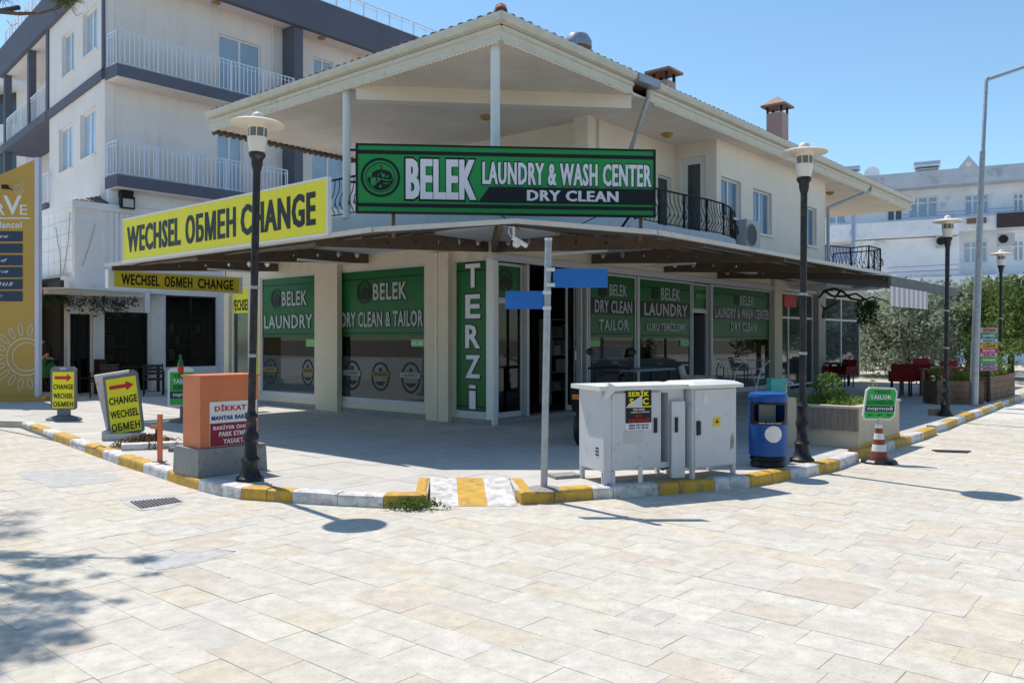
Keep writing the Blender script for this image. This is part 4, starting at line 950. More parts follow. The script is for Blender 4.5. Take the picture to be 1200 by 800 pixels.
# street name signs
sx, sy = G(637.5, 572, SW); sf = Fr(sx, sy, 0, SW)
sp = thing('street_sign', 'galvanised pole carrying two blank faded blue street name plates', 'street sign', sf)
dxp = .045
part('pole', MB().tube([(0, 0, 0), (dxp, 0, 2.57)], .036, 12), m_galv, sp, smooth=True)
part('pole_cap', MB().tube([(dxp, 0, 2.57), (dxp, 0, 2.595)], .04, 12), m_silver, sp)
zs = lambda py: EYE - SW - (py - HY) / FX * sy
xs = lambda px: (px - CX) / FX * sy - sx
part('foot_mound', MB().lathe([(.2, -.002), (.15, .01), (.05, .02)], 12), m_conc, sp)
b1 = part('name_plate', MB().box(xs(648), xs(712), -.012, .012, zs(337), zs(315)), m_blue, sp)
b2 = part('name_plate', MB().box(xs(592.5), xs(638), -.012, .012, zs(362), zs(341)), m_blue, sp)
lettering(b2, sf, '      SOKAK', xs(597), xs(636), zs(352), zs(345), -.0125, m_bluet, None, .0)
for py, d in ((316, 1), (334, 1), (343, -1), (361, -1)):
    part('clamp', MB().box(xs(640) if d > 0 else xs(636), xs(650) if d > 0 else xs(645.5), -.045, .045, zs(py + 2), zs(py - 2)), m_silver, sp)
# ================================================================= CABINETS
def leg_(t, x, y, z=.25, w_=.045): part('leg', MB().box(x, x + w_, y, y + w_, 0, z), m_cab, t)
q0, q1 = G(707, 568.5, SW), G(803, 561, SW); ang = math.degrees(math.atan2(q1[1] - q0[1], q1[0] - q0[0])); cw = math.hypot(q1[0] - q0[0], q1[1] - q0[1])
CF = Fr(q0[0], q0[1], ang, SW)
cb = thing('utility_cabinet', 'wider grey street cabinet with a torn black poster and its right door ajar', 'utility cabinet', CF)
zc = lambda py, x=0: CF.z(py, x) - SW
CD = .55
part('body', MB().box(0, cw, .03, CD, .2, 1.0).box(0, .07, .02, .03, .2, 1.0) if False else MB().wall(0, cw, .14, 1.0, .03, CD, [(CF.x(775.5), CF.x(785), .2, .96)]), m_cab, cb)
part('interior', MB().box(CF.x(775), CF.x(786), .3, .35, .21, .98), m_black, cb)
for z_ in (.45, .62, .8): part('fuse_block', MB().box(CF.x(776), CF.x(784.5), .2, .29, z_, z_ + .05), m_greyl, cb)
part('door', MB().box(.1, CF.x(774.5), .0, .029, .15, .97), m_cab, cb)
part('corner_post', MB().box(0, .095, -.004, .028, 0.02, 1.0), m_cab, cb)
DF = CF.sub(cw, 0, 180 + 10); dd = part('door', MB().box(0.0, .165, -.03, 0, .15, .985), m_cab, cb, CF.sub(CF.x(785.5), -.005, -3))
part('door_handle', MB().box(CF.x(766), CF.x(769.5), -.016, -.001, zc(510), zc(492)), m_black, cb)
part('door_handle', MB().box(CF.x(788.5), CF.x(791), -.06, -.041, zc(510), zc(492)), m_black, cb)
part('lid', MB().prism([(-.08, -.06), (cw + .04, -.06), (cw + .04, CD + .05), (-.08, CD + .05)], 1.002, 1.05), m_cablid, cb)
part('lid_corner', MB().faces([(-.02, -.065, .9), (.11, -.065, 1.0), (.11, -.065, 1.05), (.03, -.065, 1.09), (-.02, -.02, .9), (.11, -.02, 1.0), (.11, -.02, 1.05), (.03, -.02, 1.09)], [(0, 1, 2, 3), (7, 6, 5, 4), (0, 4, 5, 1), (1, 5, 6, 2), (2, 6, 7, 3), (3, 7, 4, 0)]), m_cablid, cb)
for x, y in ((0, .0), (.1, .0), (cw - .1, .03), (cw - .05, CD - .05), (0, CD - .05)): leg_(cb, x, y, .139)
for z_ in (.3, .335, .37): part('vent_slot', MB().box(-.004, .0005, .1, .17, z_, z_ + .015), m_black, cb)
for z_ in (.95, .38): part('hinge', MB().tube([(.115, -.01, z_), (.115, -.01, z_ - .05)], .012, 6), m_cablid, cb)
pp = part('poster', MB().box(CF.x(733), CF.x(763), -.006, -.001, zc(497), zc(456.5)), m_black, cb)
def ct_(t, a, b, c, d, m, off=.05, par=pp): lettering(par, CF, t, CF.x(a), CF.x(b), zc(d), zc(c), -.007, m, None, off)
ct_('SERİK', 735.5, 760, 458, 465.5, m_yel); ct_('S   C', 737, 759.5, 467.5, 475.5, m_yel)
part('yellow_line', MB().box(CF.x(733.5), CF.x(763), -.009, -.0065, zc(478.6), zc(477.2)), m_yel, pp)
part('torn_patch', MB().yprism([(CF.x(735), zc(475)), (CF.x(735), zc(478.5)), (CF.x(752), zc(479)), (CF.x(752), zc(464.5)), (CF.x(751), zc(465))], -.012, -.0095), m_cab, pp)
for k, (a, b, c, d) in enumerate(((741, 755, 480, 482.2), (739, 761, 483, 485))): ct_('YAPI & DEKOR' if k == 0 else 'DEMİR DOĞRAMA', a, b, c, d, m_paper, .02)
ct_('AŞ 15', 744, 752, 487, 490.5, m_red); ct_('BURASI MALİYET', 736, 761, 491, 495.5, m_red, .03)
pn = part('phone_strip', MB().box(CF.x(733), CF.x(763), -.006, -.001, zc(505.5), zc(497.2)), m_paper, cb)
ct_('0242 254 66 54', 736.5, 759.5, 498.5, 500.8, m_navy, .03, pn); ct_('0553 131 38 87', 736.5, 759.5, 502, 504.2, m_navy, .03, pn)
part('blank_label', MB().box(CF.x(731), CF.x(753.5), -.006, -.001, zc(521), zc(506)), m_greyl, cb)
part('cable_strip', MB().box(CF.x(747), CF.x(752), -.02, -.01, 0, .18), m_cablid, cb)
part('cable_loop', MB().tube([(cw - .25, .2, .19), (cw - .15, .22, .08), (cw - .05, .25, .1), (cw - .02, .2, .2)], .012, 5), m_black, cb)
single('concrete_block', MB().box(-.28, .05, -.08, .16, 0, .15).box(-.25, -.05, -.12, -.081, 0, .07) if False else MB().box(-.28, .05, -.08, .16, 0, .15), m_conc, 'small rough concrete block tucked behind the left foot of the wide grey cabinet', 'concrete block', CF.sub(-.02, .62))
single('cabinet_shadow_patch', MB().lathe([(1, 0.001), (.9, .012), (.5, .016), (0.01, .018)], 18, (0, 0), .62, .3), m_soil, 'dark patch standing for the shadow on the pavement under the wide grey cabinet', 'soil', CF.sub(.52, .3))  # dark mound laid in as the cabinet's shadow on the pavement
q0, q1 = G(812.5, 562, SW), G(864, 556, SW); ang = math.degrees(math.atan2(q1[1] - q0[1], q1[0] - q0[0])); c2 = math.hypot(q1[0] - q0[0], q1[1] - q0[1])
C2 = Fr(q0[0], q0[1], ang, SW); z2 = lambda py, x=0: C2.z(py, x) - SW
cc2 = thing('utility_cabinet', 'narrower grey street cabinet with a yellow warning sticker beside the blue bin', 'utility cabinet', C2)
part('body', MB().box(0, c2, 0.02, .45, .12, 1.0), m_cab, cc2)
part('door', MB().box(.03, c2 - .02, 0, .019, .135, .985), m_cab, cc2)
part('lid', MB().faces([(-.05, -.05, 1.002), (c2 + .05, -.05, 1.002), (c2 + .05, .5, 1.002), (-.05, .5, 1.002), (-.05, -.05, 1.04), (c2 + .05, -.05, 1.04), (c2 + .05, .5, 1.04), (-.05, .5, 1.04), (.02, .03, 1.075), (c2 - .02, .03, 1.075), (c2 - .02, .42, 1.075), (.02, .42, 1.075)], [(3, 2, 1, 0), (0, 1, 5, 4), (1, 2, 6, 5), (2, 3, 7, 6), (3, 0, 4, 7), (4, 5, 9, 8), (5, 6, 10, 9), (6, 7, 11, 10), (7, 4, 8, 11), (8, 9, 10, 11)]), m_cablid, cc2)
for x, y in ((0, .02), (c2 - .05, .02), (0, .4), (c2 - .05, .4)): leg_(cc2, x, y, .119)
part('door_handle', MB().box(C2.x(816), C2.x(820), -.02, -.001, z2(510), z2(493.5)), m_black, cc2)
wsn = part('warning_sticker', MB().box(C2.x(836), C2.x(843.8), -.006, -.001, z2(501), z2(490.5)), M('warning_yellow', (.75, .5, .02), .5), cc2)
xc, zcn = C2.x(839.9), z2(495)
part('warning_triangle', MB().yprism([(xc - .028, zcn - .02), (xc + .028, zcn - .02), (xc, zcn + .028)], -.009, -.0065), m_black, wsn)
part('bolt_mark', MB().yprism([(xc - .006, zcn - .012), (xc + .006, zcn), (xc, zcn + .002), (xc + .004, zcn + .015), (xc - .008, zcn), (xc - .001, zcn - .001)], -.012, -.0095), M('warning_yellow', (.75, .5, .02)), wsn)
part('round_label_scrap', MB().yprism([(C2.x(827) + .045 * math.cos(k / 12 * 6.283) * random.uniform(.7, 1.1), z2(468) + .07 * math.sin(k / 12 * 6.283) * random.uniform(.7, 1.1)) for k in range(12)], -.004, -.001), m_cablid, cc2)
part('scuff', MB().yprism([(C2.x(855.5), z2(530)), (C2.x(859), z2(529)), (C2.x(860.5), z2(520)), (C2.x(858.5), z2(510)), (C2.x(856), z2(517))], -.0025, -.001), m_conc, cc2)
# ================================================================= BLUE BIN
bx, by = G(900, 547, SW); by += .1; bx = 300 / FX * by
bf = Fr(bx, by, -12, SW)
bn = thing('litter_bin', 'round blue metal litter bin with a white disc and black base', 'litter bin', bf)
part('base', MB().lathe([(.2, 0), (.215, .02), (.2, .07), (.22, .09), (.205, .13), (.2, .14)], 22), m_blk, bn, smooth=True)
# body with a real opening: wall of faces skipping the mouth
def cyl_shell(r, rings, skip, n=36, sx=1.0):
    mb = MB(); v = [(r * sx * math.cos(2 * math.pi * k / n), r * math.sin(2 * math.pi * k / n), z) for z in rings for k in range(n)]
    fs = [(i * n + k, i * n + (k + 1) % n, (i + 1) * n + (k + 1) % n, (i + 1) * n + k) for i in range(len(rings) - 1) for k in range(n) if not skip(i, k)]
    return mb.faces(v, fs)
mouth = lambda i, k: i == 2 and 22 <= k <= 31
sb = cyl_shell(.228, [.14, .16, .56, .76, .84], mouth); part('body', sb, m_binb, bn, smooth=True)
part('mouth_surround', cyl_shell(.231, [.52, .56, .76, .79], lambda i, k: not (20 <= k <= 33) or (i == 1 and 22 <= k <= 31)), m_black, bn, smooth=True)
lettering(bn, bf, 'SERİK BELEDİYESİ', -.13, .13, .535, .552, -.236, m_paper, None, .02)
part('liner', cyl_shell(.2, [.2, .55], lambda i, k: False), m_black, bn); part('back_plate', MB().box(-.1, .1, .1, .12, .5, .8), m_greyl, bn)
part('lid', MB().lathe([(.238, .835), (.24, .85), (.225, .885), (.19, .9), (.02, .91)], 32), m_binb, bn, smooth=True)
dsc = MB(); n = 24
def bp(rr, k): a = 2 * math.pi * k / n; ax = math.asin(rr * math.cos(a) / .228) + .2; return (.2325 * math.sin(ax), -.2325 * math.cos(ax), .41 + rr * math.sin(a))
for k in range(n):
    dsc.poly([bp(.0, 0), bp(.05, k), bp(.05, k + 1)]); dsc.poly([bp(.05, k), bp(.1, k), bp(.1, k + 1), bp(.05, k + 1)])
part('white_disc', dsc, m_paper, bn)
# ================================================================= PLANTERS, CONE SIGN
def plants(parent, fr, x0, x1, y0, y1, z, n, size, mat, h=.12, name='foliage'):
    mb = MB(); rnd = random.Random(n)
    for _ in range(n): x, y = rnd.uniform(x0, x1), rnd.uniform(y0, y1); leaves(mb, (x, y, z + rnd.random() * h), .09, 9, size, .8, rnd, 0)
    return part(name, mb, mat, parent, fr)
PF = Fr(*G(1006, 526, SW), 49.4 - 90, SW)        # origin front right corner; x runs right -> use negative x for the slatted face
pl = thing('planter', 'long beige planter box with weathered wooden slats on its street corner face', 'planter', PF)
ph = .56; PW = 1.35; PD = 1.95
part('box_wall', MB().box(-PW, 0, 0, .1, 0, .34).box(-.08, 0, .1, PD, 0, ph) if False else MB().box(-PW, 0, 0.02, .1, 0, ph), m_planter, pl)
part('box_wall', MB().box(-.1, 0, .101, PD, 0, ph), m_planter, pl); part('box_wall', MB().box(-PW, -PW + .1, .101, PD, 0, ph), m_planter, pl); part('box_wall', MB().box(-PW + .101, -.101, PD - .1, PD, 0, ph), m_planter, pl)
part('yellow_skirt', MB().box(.001, .012, .1, PD, 0, .06), m_ky, pl)
part('rim', MB().box(-PW - .03, .02, -.04, .12, ph + .001, ph + .035), m_planter, pl); part('rim', MB().box(-.12, .02, .121, PD + .02, ph + .001, ph + .035), m_planter, pl)
part('rim', MB().box(-PW - .03, -.121, PD - .12, PD + .02, ph + .001, ph + .035), m_planter, pl)
x = -PW
while x < -.03:
    ww = random.uniform(.075, .1); part('slat', MB().box(x + .003, min(x + ww, -.005), -.03 - random.random() * .006, .018, .25 + random.uniform(-.01, .005), ph - .002), m_wood, pl); x += ww
part('soil', MB().box(-PW + .1, -.1, .1, PD - .1, .3, ph - .06), m_soil, pl)
plants(pl, PF, -PW + .12, -.14, .14, PD - .15, ph - .02, 240, .035, m_leaf2, .08)
mbp = MB(); leaves(mbp, (-.62, .55, ph + .2), .24, 620, .035, 1.3, hollow=0)
part('bushy_plant', mbp, m_leaf, pl); part('stem', MB().tube([(-.62, .55, ph - .08), (-.62, .55, ph + .3)], .015, 5), m_bark, pl)
mbp = MB(); leaves(mbp, (-.2, 1.2, ph + .2), .12, 60, .03, 1.4, hollow=0); part('bushy_plant', mbp, m_leaf2, pl)
for (sx_, sy_, tx) in ((-1.25, -.1, .22), (-1.38, -.14, .2)): pass
st1 = single('wooden_stick', MB().tube([(0, 0, 0), (.17, .05, .3)], .012, 6), m_woodl, 'short pale wooden stick leaning out of the planter beside the lamp post', 'stick', PF.sub(-1.22, .1, 0, SW + ph - .03))
st1 = single('wooden_stick', MB().tube([(0, 0, 0), (.2, .05, .32)], .012, 6), m_woodl, 'lower orange tinted stick leaning against the slats between bin and lamp post', 'stick', PF.sub(-1.5, -.15, 0, SW + .18))
single('white_trough', MB().wall(0, 1.1, 0, .35, 0, .4, []), m_greyl, 'low white trough behind the leafy planter in the terrace shade', 'trough', R.sub(R.x(952, -2.0), -2.0, 0, SW + .42)) if False else None
# cone with green tailor sign
cx_, cy_ = G(1030, 542); KF = Fr(cx_, cy_, -8)
co = thing('traffic_cone', 'striped traffic cone on the road carrying a green tailor sign plate', 'traffic cone', KF)
part('foot', MB().lathe([(.235, 0), (.235, .025), (.2, .05), (.13, .06), (.1, .065)], 12), m_blk, co)
for z0_, z1_, r0, r1, m_ in ((.06, .16, .115, .095, m_coner), (.1601, .25, .095, .08, m_conew), (.2501, .32, .08, .068, m_coner), (.3201, .40, .068, .055, m_conew), (.4001, .47, .055, .046, m_coner), (.4701, .52, .046, .04, m_conew)):
    part('cone_band', MB().lathe([(r0, z0_), (r1, z1_)], 20), m_, co, smooth=True)
part('neck', MB().tube([(0, 0, .52), (.01, 0, .62)], .03, 8), m_greyl, co)
tsg = part('sign_plate', MB().yprism([(-.2, .58), (.15, .58), (.2, .63), (.235, .96), (.2, 1.01), (-.12, 1.02), (-.17, .98), (-.215, .64)], -.02, .02), m_paper, co)
part('green_field', MB().yprism([(-.185, .6), (.135, .6), (.18, .64), (.215, .95), (.19, .99), (-.11, 1.0), (-.15, .97), (-.195, .65)], -.024, -.0205), M('sign_leaf_green', (.05, .42, .1), .4), tsg)
part('dark_band', MB().yprism([(-.185, .695), (.188, .695), (.193, .765), (-.178, .765)], -.028, -.0245), m_inkb, tsg)
def kt(t, x0, x1, z0_, z1_, m_, off=.04): lettering(tsg, KF, t, x0, x1, z0_, z1_, -.0285, m_, None, off)
kt('TERZİ', -.07, .14, .935, .985, m_dgreen, .01); kt('TAILOR', -.12, .15, .86, .915, m_paper); kt('SCHNEIDER', -.16, .18, .785, .84, m_dgreen, .02); kt('портной', -.155, .165, .705, .757, m_paper)
for x in (-.12, -.0, .12): part('arrow', MB().yprism([(x - .035, .645), (x, .665), (x, .65), (x + .035, .652), (x + .035, .638), (x, .64), (x, .625)], -.028, -.0245), m_dgreen, tsg)
# second cone-type tailor sign behind the orange box
qx, qy = G(214, 494, SW); QF = Fr(qx, qy, 10, SW)
ts = thing('tailor_sign', 'white framed green tailor sign standing behind the orange box', 'sign', QF)
sc_ = qy / FX
part('sign_plate', MB().yprism([(-.26, .28), (.2, .28), (.2, .98), (.12, 1.03), (-.2, 1.01), (-.26, .96)], -.03, .03), m_paper, ts)
part('green_field', MB().yprism([(-.22, .32), (.2, .32), (.2, .93), (-.22, .93)], -.034, -.0305), M('sign_leaf_green', (.05, .42, .1)), ts)
part('dark_band', MB().box(-.22, .2, -.038, -.0345, .44, .57), m_inkb, ts)
for t, a, b, m_ in (('TERZİ', .83, .91, m_dgreen), ('TAILOR', .72, .8, m_paper), ('SCHNEIDER', .6, .69, m_dgreen), ('портной', .46, .55, m_paper)): lettering(ts, QF, t, -.16, .17, a, b, -.039, m_, None, .04)
part('stand', MB().tube([(0, 0, 0), (0, 0, .3)], .05, 8), m_grey, ts); part('foot', MB().lathe([(.24, 0), (.24, .03), (.15, .05), (.06, .08)], 16), m_grey, ts)
bo = thing('glass_bottle', 'green glass bottle with orange label standing on the orange box', 'bottle', (-4.02, 10.02, 1.24))
part('glass', MB().lathe([(.033, 0), (.035, .12), (.015, .19), (.014, .24)], 14), m_bottle, bo, smooth=True); part('bottle_label', MB().lathe([(.036, .03), (.0365, .1)], 14), m_redp, bo, smooth=True)
# ================================================================= ORANGE BOX ON ITS CONCRETE BLOCK
ox, oy = G(232, 560, SW); OF = Fr(ox, oy, 47, SW)
single('concrete_block', MB().faces([(0, 0, 0), (.86, 0, 0), (.86, .62, 0), (0, .62, 0), (.01, .01, .31), (.85, .015, .31), (.85, .6, .31), (.01, .61, .31)], [(3, 2, 1, 0), (4, 5, 6, 7), (0, 1, 5, 4), (1, 2, 6, 5), (2, 3, 7, 6), (3, 0, 4, 7)]), m_conc, 'heavy dirty concrete block carrying the orange box by the lamp post', 'concrete block', OF)
O2 = OF.sub(.06, .07, 0, SW + .312)
ob = thing('orange_box', 'faded orange metal box with a torn Turkish no parking notice', 'metal box', O2)
part('box_body', MB().box(0, .72, 0, .42, 0, .8), m_orange, ob); part('box_lid', MB().box(-.015, .735, -.015, .435, .801, .825), m_orange, ob)
nt_ = part('notice', MB().box(.11, .70, -.008, -.001, .01, .52), m_paper, ob)
part('maroon_field', MB().box(.115, .695, -.012, -.0085, .015, .275), m_maroon, nt_)
for t, x0_, x1_, a, b, m_ in (('DİKKAT', .17, .56, .41, .49, m_red), ('MANTAR BARİYER', .13, .68, .31, .375, m_navy), ('BARİYER ÖNÜNE', .15, .66, .2, .255, m_paper), ('PARK ETMEK', .22, .6, .12, .175, m_paper), ('YASAKTIR', .27, .58, .035, .09, m_paper)):
    lettering(nt_, O2, t, x0_, x1_, a, b, -.0125 if m_ is m_paper else -.0085, m_, None, .035)
part('round_sticker', MB().yprism([(.0 + .035 * math.cos(k * .5236), .68 + .05 * math.sin(k * .5236)) for k in range(12)], -.003, -.001), M('pink_sticker', (.6, .35, .3), .6), ob, O2.sub(.0, .08, -90, SW + .312)) if False else None
# orange stub post
ux, uy = G(187.5, 541, SW)
op = thing('barrier_post', 'short orange steel barrier post standing at the kerb', 'post', Fr(ux, uy, 0, SW))
part('post', MB().box(-.025, .025, -.025, .025, 0, .6), m_orange, op); part('arm', MB().box(-.11, -.026, -.02, .02, .42, .46), m_orange, op); part('lock', MB().box(-.06, -.03, .0, .04, .26, .41), m_blk, op)
part('foot_plate', MB().box(-.07, .07, -.06, .06, 0, .008), m_conc, op)
# yellow A-frame signs
def aframe(fr, label, kind):
    t = thing('pavement_sign', label, 'pavement sign', fr, 'yellow exchange pavement signs')
    if kind == 0:
        part('foot', MB().lathe([(.33, 0), (.33, .03), (.27, .06), (.12, .1)], 20, (0, 0), 1, .6), m_grey, t, smooth=True); part('neck', MB().box(-.1, .1, -.06, .06, .09, .2), m_grey, t)
        T = Fr(0, 0, 0).m; W_, z0_, z1_ = .235, .2, 1.02; tm = fm(fr)
    else:
        tm = fm(fr) @ Matrix.Translation((.04, 0, .04)) @ Matrix.Rotation(R_(-9), 4, 'Y') @ Matrix.Rotation(R_(-14), 4, 'X'); W_, z0_, z1_ = .255, .03, 1.03
        tb_ = fm(fr) @ Matrix.Translation((-.08, .42, .04)) @ Matrix.Rotation(R_(-9), 4, 'Y') @ Matrix.Rotation(R_(11), 4, 'X')
        part('rear_panel', MB().box(-W_, W_, -.03, .03, z0_, z1_ - .02), m_greyl, t, tb_)
    fr_ = part('sign_frame', MB().yprism([(-W_, z0_ + .03), (-W_ + .03, z0_), (W_ - .03, z0_), (W_, z0_ + .03), (W_, z1_ - .05), (W_ - .05, z1_), (-W_ + .05, z1_), (-W_, z1_ - .05)], -.035, .035), m_grey, t, tm)
    part('handle_slot', MB().box(-.06, .06, -.038, -.0355, z1_ - .05, z1_ - .02), m_greyl, fr_, tm)
    a, b = z0_ + .03, z1_ - .1; h = b - a
    part('yellow_panel', MB().box(-W_ + .04, W_ - .03, -.04, -.0355, a, b), m_yel, fr_, tm)
    zz_ = b - h * .16
    part('arrow', MB().yprism([(-W_ + .08, zz_ - .03), (.07, zz_ - .03), (.07, zz_ - .075), (W_ - .07, zz_), (.07, zz_ + .075), (.07, zz_ + .03), (-W_ + .08, zz_ + .03)], -.044, -.0405), m_red, fr_, tm)
    for tt, u0, u1 in (('CHANGE', .49, .33), ('WECHSEL', .74, .58), ('ОБМЕН', .97, .81)):
        part('lettering', text_mesh(tt, 2 * W_ - .1, h * .14, .025, .004, -.0405, .005, b - h * (u0 + u1) / 2), m_black, fr_, tm)
    return t
aframe(Fr(*G(75, 492, SW), 3, SW), 'upright yellow change sign on a grey pedestal, left end of the pavement', 0)
AF = Fr(*G(146, 514, SW), 13, SW)
aframe(AF, 'leaning yellow change sign in an A-frame propped on concrete blocks', 1)
single('concrete_block', MB().box(-.3, -.17, -.12, .25, 0, .13), m_greyl, 'grey block at the left foot of the leaning yellow sign', 'concrete block', AF)
single('concrete_block', MB().box(-.24, .32, -.2, -.08, 0, .1), m_greyl, 'long grey block across the front of the leaning yellow sign', 'concrete block', AF)
# heap of roots and broken kerb
rx, ry = G(172, 524, SW)
mb = MB()
for _ in range(190):
    p = Vector((random.gauss(0, .19), random.gauss(.1, .13), 0)); hgt = max(.02, .2 * math.exp(-(p.x ** 2 + p.y ** 2) * 6)); q = p + Vector((random.uniform(-.2, .2), random.uniform(-.15, .15), 0))
    mb.tube([(p.x, p.y, 0), ((p.x + q.x) / 2, (p.y + q.y) / 2, hgt), (q.x, q.y, .01)], .007, 3, False)
mb.lathe([(.62, 0), (.4, .03), (.2, .07), (.01, .09)], 14, (0, .1), 1, .6)
ho = single('root_heap', mb, m_root, 'heap of dry brown roots lying behind the broken kerb pieces', 'roots', Fr(rx, ry, 0, SW)); 
for dx, dy, a_, ln, lb_ in ((.1, -.25, 22, .7, 'long whitewashed kerb fragment lying before the root heap'), (.62, .05, -12, .42, 'short pale kerb fragment lying behind the orange barrier post'), (.75, .4, 30, .3, 'small pale kerb fragment lying near the tailor sign')):
    single('kerb_fragment', MB().xprism([(0, 0), (.1, 0), (.11, .07), (.06, .1), (.01, .08)], 0, ln), m_kw, lb_, 'kerb fragment', Fr(rx + dx - .3, ry + dy - .1, a_, SW))
single('rubber_pad', MB().box(0, .3, 0, .14, 0, .05), m_grey, 'flat dark rubber pad beside the orange box', 'rubber pad', Fr(*G(197, 529, SW), -5, SW))
# weeds at the ramp
wx, wy = G(484, 597)
mb = MB(); rr = random.Random(3)
for _ in range(46): leaves(mb, (wx + rr.gauss(0, .13), wy + rr.gauss(0, .04), .03 + rr.random() * .05), .05, 14, .02, .8, rr, 0)
tag(part('weed_tuft', mb, m_leaf, None), 'small creeping weed tuft growing at the yellow kerb end by the ramp', 'weeds')
# ================================================================= THINGS UNDER THE CANOPY (right)
def rack():
    fr = R.sub(R.x(872, -2.6), -2.6, 5, SW); t = thing('drying_rack', 'folding wire clothes drying rack standing open before the shop window', 'drying rack', fr)
    for y in (-.25, .25):
        part('leg', MB().tube([(-.45, y, 0), (.3, y, .95)], .012, 5), m_chrome, t); part('leg', MB().tube([(.45, y, 0), (-.3, y, .95)], .012, 5), m_chrome, t)
    part('frame', MB().tube([(-.85, -.25, 1.15), (-.3, -.25, .95), (.3, -.25, .95), (.85, -.25, 1.1), (.85, .25, 1.1), (.3, .25, .95), (-.3, .25, .95), (-.85, .25, 1.15), (-.85, -.25, 1.15)], .012, 5), m_chrome, t)
    for k in range(6): y = -.2 + .08 * k; part('wire', MB().tube([(-.85, y, 1.15), (-.3, y, .95), (.3, y, .95), (.85, y, 1.1)], .004, 3), m_chrome, t)
rack()
tf = R.sub(R.x(745, -1.6), -1.6, 0, SW); tbx = thing('ironing_table', 'long grey blue table set out under the laundry window', 'table', tf)
part('tabletop', MB().box(0, 1.5, 0, .55, .93, .97), m_table, tbx)
for x, y in ((.1, .05), (1.36, .05), (.1, .46), (1.36, .46)): part('leg', MB().box(x, x + .04, y, y + .04, 0, .929), m_blk, tbx)
def plastic_chair(fr, label, mat, cat='chair', group=None, arms=True):
    t = thing('armchair', label, cat, fr, group)
    part('seat', MB().box(-.26, .26, -.25, .25, .4, .46), mat, t)
    part('backrest', MB().xprism([(.2, .44), (.26, .44), (.36, .86), (.32, .88)], -.27, .27), mat, t)
    for sx_ in (-1, 1):
        if arms: part('arm', MB().xprism([(-.25, .4), (.24, .4), (.3, .68), (-.22, .66)], min(sx_ * .27, sx_ * .3), max(sx_ * .27, sx_ * .3)), mat, t)
        for y in (-.22, .2): part('leg', MB().tube([(sx_ * .23, y, 0), (sx_ * .23, y, .4)], .02, 6), m_blk if mat is m_redc else mat, t)
    return t
plastic_chair(R.sub(R.x(817, -1.5), -1.5, 20, SW + .1), 'pale plastic chair beside the grey blue table under the laundry window', m_greyl, arms=True)
# scooter
SF = Fr(*P(703, 470, 12.7)[:2], 62, SW)
sc_ = thing('scooter', 'black motor scooter parked in the shade behind the wide grey cabinet', 'scooter', SF)
def wheel(x):
    wv = part('wheel', MB().tube([(x + .24 * math.cos(a * math.pi / 10), 0, .25 + .24 * math.sin(a * math.pi / 10)) for a in range(21)], .055, 8), m_blk, sc_, smooth=True)
    part('rim', MB().yprism([(x + .16 * math.cos(k * math.pi / 8), .25 + .16 * math.sin(k * math.pi / 8)) for k in range(16)], -.03, .03), m_grey, wv)
wheel(-.65); wheel(.62)
part('body', MB().yprism([(-.75, .5), (-.85, .72), (-.8, .82), (-.3, .78), (-.1, .62), (.0, .38), (.3, .36), (.4, .6), (.45, 1.0), (.5, 1.02), (.62, .7), (.5, .3), (.25, .22), (-.35, .25), (-.5, .42)], -.13, .13), m_blk, sc_)
part('seat', MB().yprism([(-.82, .825), (-.8, .9), (-.4, .88), (-.12, .8), (-.12, .76), (-.3, .79)], -.13, .13), m_dfurn, sc_)
part('front_shield', MB().faces([(.4, -.22, .45), (.4, .22, .45), (.5, .24, .95), (.5, -.24, .95), (.56, -.15, .45), (.56, .15, .45), (.58, .16, 1.0), (.58, -.16, 1.0)], [(0, 3, 2, 1), (4, 5, 6, 7), (0, 1, 5, 4), (1, 2, 6, 5), (2, 3, 7, 6), (3, 0, 4, 7)]), m_blk, sc_)
part('handlebar', MB().tube([(.38, -.36, 1.08), (.48, -.12, 1.1), (.48, .12, 1.1), (.38, .36, 1.08)], .02, 6), m_blk, sc_)
part('headlight', MB().box(.5, .6, -.13, .13, .98, 1.14), m_blk, sc_)
for y in (-.3, .3): part('mirror', MB().tube([(.42, y, 1.1), (.46, y * 1.15, 1.3)], .009, 5).lathe([(.01, 1.29), (.06, 1.31), (.065, 1.36), (.03, 1.4)], 10, (.46, y * 1.2), .4, 1), m_blk, sc_)
part('tail_light', MB().box(-.9, -.86, -.07, .07, .68, .75), M('amber_reflector', (.6, .2, .02), .3), sc_)
# teal jug on white stand
JF = Fr(*P(911, 470, 12.4)[:2], 0, SW); jg = thing('water_jug', 'teal square water jug on a white stand behind the blue bin', 'water jug', JF)
JZ = lambda py: EYE - SW - (py - HY) / FX * 12.4
part('jug', MB().box(-.13, .11, -.12, .12, JZ(464), JZ(443)), m_teal, jg); part('spout', MB().tube([(-.13, -.05, JZ(452)), (-.18, -.05, JZ(452))], .02, 6), m_teal, jg)
part('stand', MB().box(-.15, .13, -.13, .13, .35, JZ(464) - .002), m_greyl, jg); part('stand_leg', MB().box(-.15, -.11, -.13, .13, 0, .349), m_greyl, jg); part('stand_leg', MB().box(.09, .13, -.13, .13, 0, .349), m_greyl, jg)
tp = thing('standpipe_tap', 'grey standpipe with a curved tap behind the blue bin', 'tap', Fr(*P(923, 470, 12.0)[:2], 0, SW))
part('block', MB().box(-.06, .1, -.08, .08, 0, .7), m_planter, tp); part('pipe', MB().tube([(-.03, 0, .7), (-.03, 0, .9), (0, 0, .93), (.06, 0, .92), (.07, 0, .89)], .018, 6), m_galv, tp)
